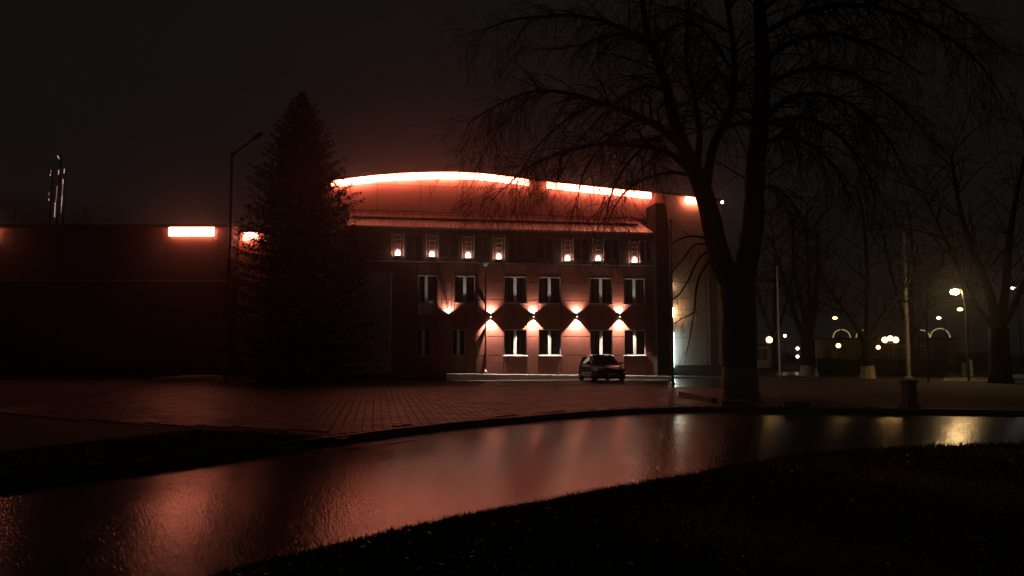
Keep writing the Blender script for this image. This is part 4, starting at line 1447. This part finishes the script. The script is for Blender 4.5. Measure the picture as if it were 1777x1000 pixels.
for path, rr in limbs:
    n = len(path) - 1
    for _ in range(34):
        t = random.uniform(0.42, 1.0)
        i = min(int(t * n), n - 1)
        q = path[i]
        axd = (path[i + 1] - path[i]).normalized()
        side = rv(1).cross(axd).normalized()
        nd = axd * 0.6 + side + Vector((0, 0, 0.1))
        branch(crown, q, nd, random.uniform(1.6, 3.6), 0.035, 1, 3, 0.2, 5, 1.0)
crown.build('crown', M_TWIG, bt)

# background bare trees in the park
def bg_tree(label, px, ybase, Y, rt, H, forks, wash, dens=0.7, lev=3):
    p = at(px, ybase, Y)
    b = Vector((p.x, p.y, PZ - 0.05))
    t = thing('bare_tree', label, 'tree', b, 0, 'bare trees in the park')
    tr = MB()
    cr = MB()
    fz = H * 0.2
    tr.tube([(0, 0, 0), (0.02, 0, 0.5), (0, 0, fz * 0.6), (0, 0, fz)], [rt * 1.25, rt, rt * 0.92, rt * 0.95], 12)
    for (dx, hh, r_) in forks:
        pts = smooth_path([(0, 0, fz * 0.9), (dx * 0.35, random.uniform(-.3, .3), fz + hh * 0.25), (dx * 0.75, random.uniform(-.8, .8), fz + hh * 0.6), (dx, random.uniform(-1.2, 1.2), fz + hh)], 10)
        rr = [lerp(r_, r_ * 0.25, i / 10) for i in range(11)]
        tr.tube(pts, rr, 8)
        for i in range(3, 11):
            for _ in range(3):
                axd = (pts[i] - pts[i - 1]).normalized()
                side = rv(1).cross(axd).normalized()
                branch(cr, pts[i], axd * 0.7 + side * 0.8 + Vector((0, 0, 0.1)), random.uniform(1.4, 3.2) * H / 11, 0.04, 1, lev, 0.15, 4, dens)
    tr.build('trunk', M_BARK, t, smooth=True)
    if wash:
        MB().tube([(0, 0, 0.03), (0.02, 0, 0.5), (0, 0, wash)], [rt * 1.25 + 0.02, rt + 0.025, rt * 0.97 + 0.02], 14, cap=False).build('whitewash', M_WASH, t, smooth=True)
    cr.build('crown', M_TWIG, t)
bg_tree('thick multi stemmed bare park tree right of the pale flagpole', 1403, 650, 52, 0.48, 12, ((-2.2, 6.5, 0.24), (-0.8, 8, 0.24), (1.2, 7.5, 0.26), (0.4, 9, 0.2)), 0.75)
bg_tree('bare park tree with whitewashed foot in front of the pavilion', 1506, 652, 48, 0.36, 11, ((-2.6, 5.5, 0.2), (0.3, 8.5, 0.24), (2.8, 5.5, 0.2)), 0.78)
bg_tree('dark leaning park tree at the right edge', 1737, 664, 41, 0.5, 14, ((-1.8, 9, 0.28), (1.2, 9, 0.3), (3.4, 8, 0.22), (-3.6, 7, 0.16)), 0.0, 0.7)
bg_tree('far bare tree filling the gap behind the big trunk', 1345, 645, 72, 0.35, 15, ((-2.8, 9, 0.2), (2.5, 9, 0.2), (0.2, 11, 0.2)), 0.0, 0.5)
bg_tree('far bare tree behind the concrete utility post', 1590, 645, 68, 0.35, 15, ((-2.8, 9, 0.2), (2.8, 9, 0.2), (-0.4, 11, 0.2)), 0.0, 0.5)
# tree domes beyond the long hall
bg_tree('far round tree crown showing over the long hall roof beside the tower', 133, 640, 110, 0.4, 21, ((-2.6, 14, 0.2), (2.6, 14, 0.2), (0, 15.5, 0.2)), 0.0, 1.0)
bg_tree('far tree crown at the left edge over the long hall roof', 8, 640, 112, 0.4, 23, ((-2.6, 15.5, 0.2), (2.8, 14, 0.2), (0, 17, 0.2)), 0.0, 1.0)

# spruce
sb = gnd(515, 666, PZ)
SY = sb.y
sb.z = PZ - 0.03
sp = thing('spruce_tree', 'tall dark conical spruce in front of the buildings', 'tree', sb, 0)
spx = SY / F
Hs = at(510, 158, SY).z - sb.z
MB().tube([(0, 0, 0), (0.03, 0, Hs * 0.5), (0, 0, Hs)], [0.26, 0.15, 0.015], 10).build('trunk', M_BARK, sp)
prof = [(0.0, 3.2), (0.1, 3.6), (0.3, 3.45), (0.45, 3.0), (0.58, 2.45), (0.68, 2.05), (0.78, 1.5), (0.87, 1.0), (0.93, 0.6), (0.965, 0.28), (1.0, 0.05)]
def needles(mb, p, d, L, wd):
    d = d.normalized()
    s = d.cross(Vector((0, 0, 1)))
    if s.length < 0.05: s = Vector((1, 0, 0))
    s = (s.normalized() + rv(0.25)).normalized()
    q = p + d * L
    n = len(mb.v)
    m = p + d * L * 0.45
    mb.v += [tuple(p), tuple(m + s * wd), tuple(q), tuple(m - s * wd)]
    mb.f.append((n, n + 1, n + 2, n + 3))
bgh = MB(); ndl = MB()
z = 0.25
while z < Hs - 0.15:
    t = z / Hs
    Rr = polyx(prof, t) * 1.08
    nb = max(5, int(8 + Rr * 3.2))
    ph = random.uniform(0, 6.28)
    for k in range(nb):
        a = ph + 2 * math.pi * k / nb + random.uniform(-0.25, 0.25)
        L = Rr * random.uniform(0.62, 1.08) * (1.22 if random.random() < 0.14 else 1)
        zz = z + random.uniform(-0.12, 0.12)
        out = Vector((math.cos(a), math.sin(a), 0))
        rise = lerp(-0.32, 0.55, t ** 1.5)
        pts = [Vector((0, 0, zz)) + out * (L * f) + Vector((0, 0, L * (rise * f - 0.22 * f * (1 - f) + 0.16 * f * f))) for f in (0, 0.25, 0.5, 0.75, 1.0)]
        bgh.tube(pts, [0.03, 0.022, 0.016, 0.01, 0.005], 4, cap=False)
        ns = max(8, int(L * 17))
        for q_ in range(ns):
            f = random.uniform(0.18, 1.0)
            i = min(int(f * 4), 3)
            p = pts[i].lerp(pts[i + 1], f * 4 - i)
            sd = Vector((-out.y, out.x, 0)) * random.choice((-1, 1))
            dirn = out * random.uniform(0.4, 1.0) + sd * random.uniform(0.2, 0.9) + Vector((0, 0, random.uniform(-0.55, 0.25)))
            LL = random.uniform(0.16, 0.5) * (1.25 - 0.6 * f) * min(1, 0.45 + Rr * 0.35)
            needles(ndl, p, dirn, LL, random.uniform(0.022, 0.05))
            needles(ndl, p + dirn.normalized() * LL * 0.3, dirn + rv(0.5), LL * 0.7, 0.028)
            needles(ndl, p + dirn.normalized() * LL * 0.55, dirn + rv(0.7), LL * 0.5, 0.02)
    z += lerp(0.26, 0.15, t)
bo = bgh.build('bough', M_TWIG, sp)
ndl.build('crown', M_NEEDLE, sp)

# ================================================================== FAR LIT TOWER
TD = 190.0
tw = thing('lit_tower', 'distant slender three legged tower outlined by red and white lights', 'tower', (at(88, 611, TD).x, TD, 0), 0)
def wx(px): return at(px, 611, TD).x - tw.location.x
def wz(py): return at(88, py, TD).z
E_RW = emat('tower_white_light', (1.0, 0.62, 0.55), 0.7)
E_RR = emat('tower_red_light', (1.0, 0.12, 0.09), 0.5)
legs = [((75, 640), (77, 290)), ((85.5, 640), (90.5, 272)), ((96, 640), (100, 294))]
for (a, b) in legs:
    MB().tube([(wx(a[0]), 0, 0), (wx(b[0]), 0, wz(b[1]))], [0.42, 0.22], 8).build('leg', M_PLINTH, tw)
for y in (330, 365, 420):
    MB().tube([(wx(76.5), 0, wz(y)), (wx(88), 0, wz(y)), (wx(99), 0, wz(y))], 0.1, 6).build('brace', M_PLINTH, tw)
segs = [(75.5, 303, 306, 0), (76.5, 296, 301, 1), (75, 335, 340, 1), (75, 346, 349, 0), (90, 296, 304, 0), (88.3, 324, 345, 1), (87.5, 345, 351, 2), (86.5, 352, 378, 0), (99.8, 294, 302, 0), (98.5, 312, 320, 0), (98.2, 320, 340, 1), (98, 340, 350, 0), (97.8, 351, 359, 0), (97.6, 360, 370, 1)]
E_DIM = emat('tower_dim_light', (1.0, 0.5, 0.42), 0.28)
for (x, y0, y1, k) in segs:
    MB().tube([(wx(x), -0.62, wz(y1)), (wx(x), -0.55, wz(y0))], 0.09, 6).build('light_tube', (E_RW, E_DIM, E_RR)[k], tw)
MB().tube([(wx(85.5), -0.3, wz(271)), (wx(88.5), -0.3, wz(276))], 0.11, 6).build('beacon', E_RW, tw)

# ================================================================== GRASS, LEAVES
def blades(name, label_kind, n, sampler, hmin, hmax, m):
    V = np.zeros((n * 3, 3)); 
    pos = np.array([sampler() for _ in range(n)])
    ang = np.random.RandomState(3).uniform(0, 2 * np.pi, n)
    rs = np.random.RandomState(5)
    h = rs.uniform(hmin, hmax, n)
    wd = rs.uniform(0.003, 0.007, n) * (1 + pos[:, 1] * 0.06)
    ln = rs.uniform(0.2, 0.9, n) * h
    an2 = rs.uniform(0, 2 * np.pi, n)
    V[0::3, 0] = pos[:, 0] - np.cos(ang) * wd; V[0::3, 1] = pos[:, 1] - np.sin(ang) * wd; V[0::3, 2] = pos[:, 2]
    V[1::3, 0] = pos[:, 0] + np.cos(ang) * wd; V[1::3, 1] = pos[:, 1] + np.sin(ang) * wd; V[1::3, 2] = pos[:, 2]
    V[2::3, 0] = pos[:, 0] + np.cos(an2) * ln; V[2::3, 1] = pos[:, 1] + np.sin(an2) * ln; V[2::3, 2] = pos[:, 2] + h
    me = bpy.data.meshes.new(name)
    me.vertices.add(n * 3); me.vertices.foreach_set('co', V.ravel())
    me.loops.add(n * 3); me.loops.foreach_set('vertex_index', np.arange(n * 3, dtype=np.int32))
    me.polygons.add(n); me.polygons.foreach_set('loop_start', np.arange(0, n * 3, 3, dtype=np.int32)); me.polygons.foreach_set('loop_total', np.full(n, 3, dtype=np.int32))
    me.update(); me.validate()
    me.materials.append(m)
    o = bpy.data.objects.new(name, me)
    COL.objects.link(o)
    tag(o, label_kind, None, None, 'stuff')
    return o
def near_grass():
    while True:
        px = random.uniform(250, 1850)
        yn = polyx(NEAR, px)
        py = yn - 2 + (1060 - yn) * random.random() ** 1.2
        p = gnd(px, py, 0.0)
        t = min(1, max(0, (py - yn) / 40))
        return (p.x, p.y, -0.01 + 0.04 * t)
blades('grass', 'short wet grass on the near lawn', 120000, near_grass, 0.02, 0.08, M_GRASS)
def verge_grass():
    while True:
        px = random.uniform(-60, 640)
        yf = polyx(FAR, px)
        py = yf - 14 - random.random() * 46
        p = gnd(px, py, PZ)
        if py > polyx(PLZ, px) - 1 and px < 590:
            return (p.x, p.y, PZ - 0.02)
blades('verge_grass', 'grass on the verge behind the kerb at left', 26000, verge_grass, 0.03, 0.1, M_GRASS)

lv = MB()
for _ in range(1500):
    px = random.gauss(700, 75)
    py = polyx(FAR, px) + abs(random.gauss(0, 6)) + 17 + 3 * math.sin(px * 0.06) + (px - 700) * 0.02
    p = gnd(px, py, 0.0)
    z = 0.035 + random.uniform(0, 0.02)
    a = random.uniform(0, 6.28); s = random.uniform(0.02, 0.05)
    n = len(lv.v)
    for k in range(4):
        an_ = a + k * math.pi / 2
        rr = s * (1 if k % 2 == 0 else 0.55)
        lv.v.append((p.x + rr * math.cos(an_) * 1.6, p.y + rr * math.sin(an_), z + random.uniform(-0.004, 0.012)))
    lv.f.append((n, n + 1, n + 2, n + 3))
tag(lv.build('fallen_leaves', M_LEAF), 'dark wet leaves lying along the far gutter', None, None, 'stuff')

lt = MB()
for _ in range(420):
    px = random.uniform(350, 1777); yn = polyx(NEAR, px)
    p = gnd(px, yn + 6 + (1000 - yn) * random.random(), 0.06)
    a = random.uniform(0, 6.28); sz = random.uniform(0.012, 0.035)
    n = len(lt.v)
    for k in range(4):
        an_ = a + k * math.pi / 2
        r_ = sz * (1 if k % 2 == 0 else 0.6)
        lt.v.append((p.x + r_ * math.cos(an_), p.y + r_ * math.sin(an_), 0.06 + random.uniform(0, 0.04)))
    lt.f.append((n, n + 1, n + 2, n + 3))
tag(lt.build('leaf_litter', mat('pale_dry_leaf', (0.4, 0.33, 0.2), 0.4, var=0.4, vscale=9)), 'small pale leaves scattered on the near lawn', None, None, 'stuff')

# ================================================================== HAZE
hzb = MB()
hzb.box(-330, 330, -40, 460, -2.0, 64)
ho = hzb.build('haze', mat('haze_dummy', (1, 1, 1)))
hmx = bpy.data.materials.new('night_haze')
hmx.use_nodes = True
t = hmx.node_tree
t.nodes.clear()
oo = t.nodes.new('ShaderNodeOutputMaterial')
pvn = t.nodes.new('ShaderNodeVolumePrincipled')
pvn.inputs['Color'].default_value = (0.9, 0.88, 0.86, 1)
pvn.inputs['Density'].default_value = HAZE
pvn.inputs['Anisotropy'].default_value = 0.9
t.links.new(pvn.outputs['Volume'], oo.inputs['Volume'])
ho.data.materials.clear()
ho.data.materials.append(hmx)
tag(ho, kind='stuff')
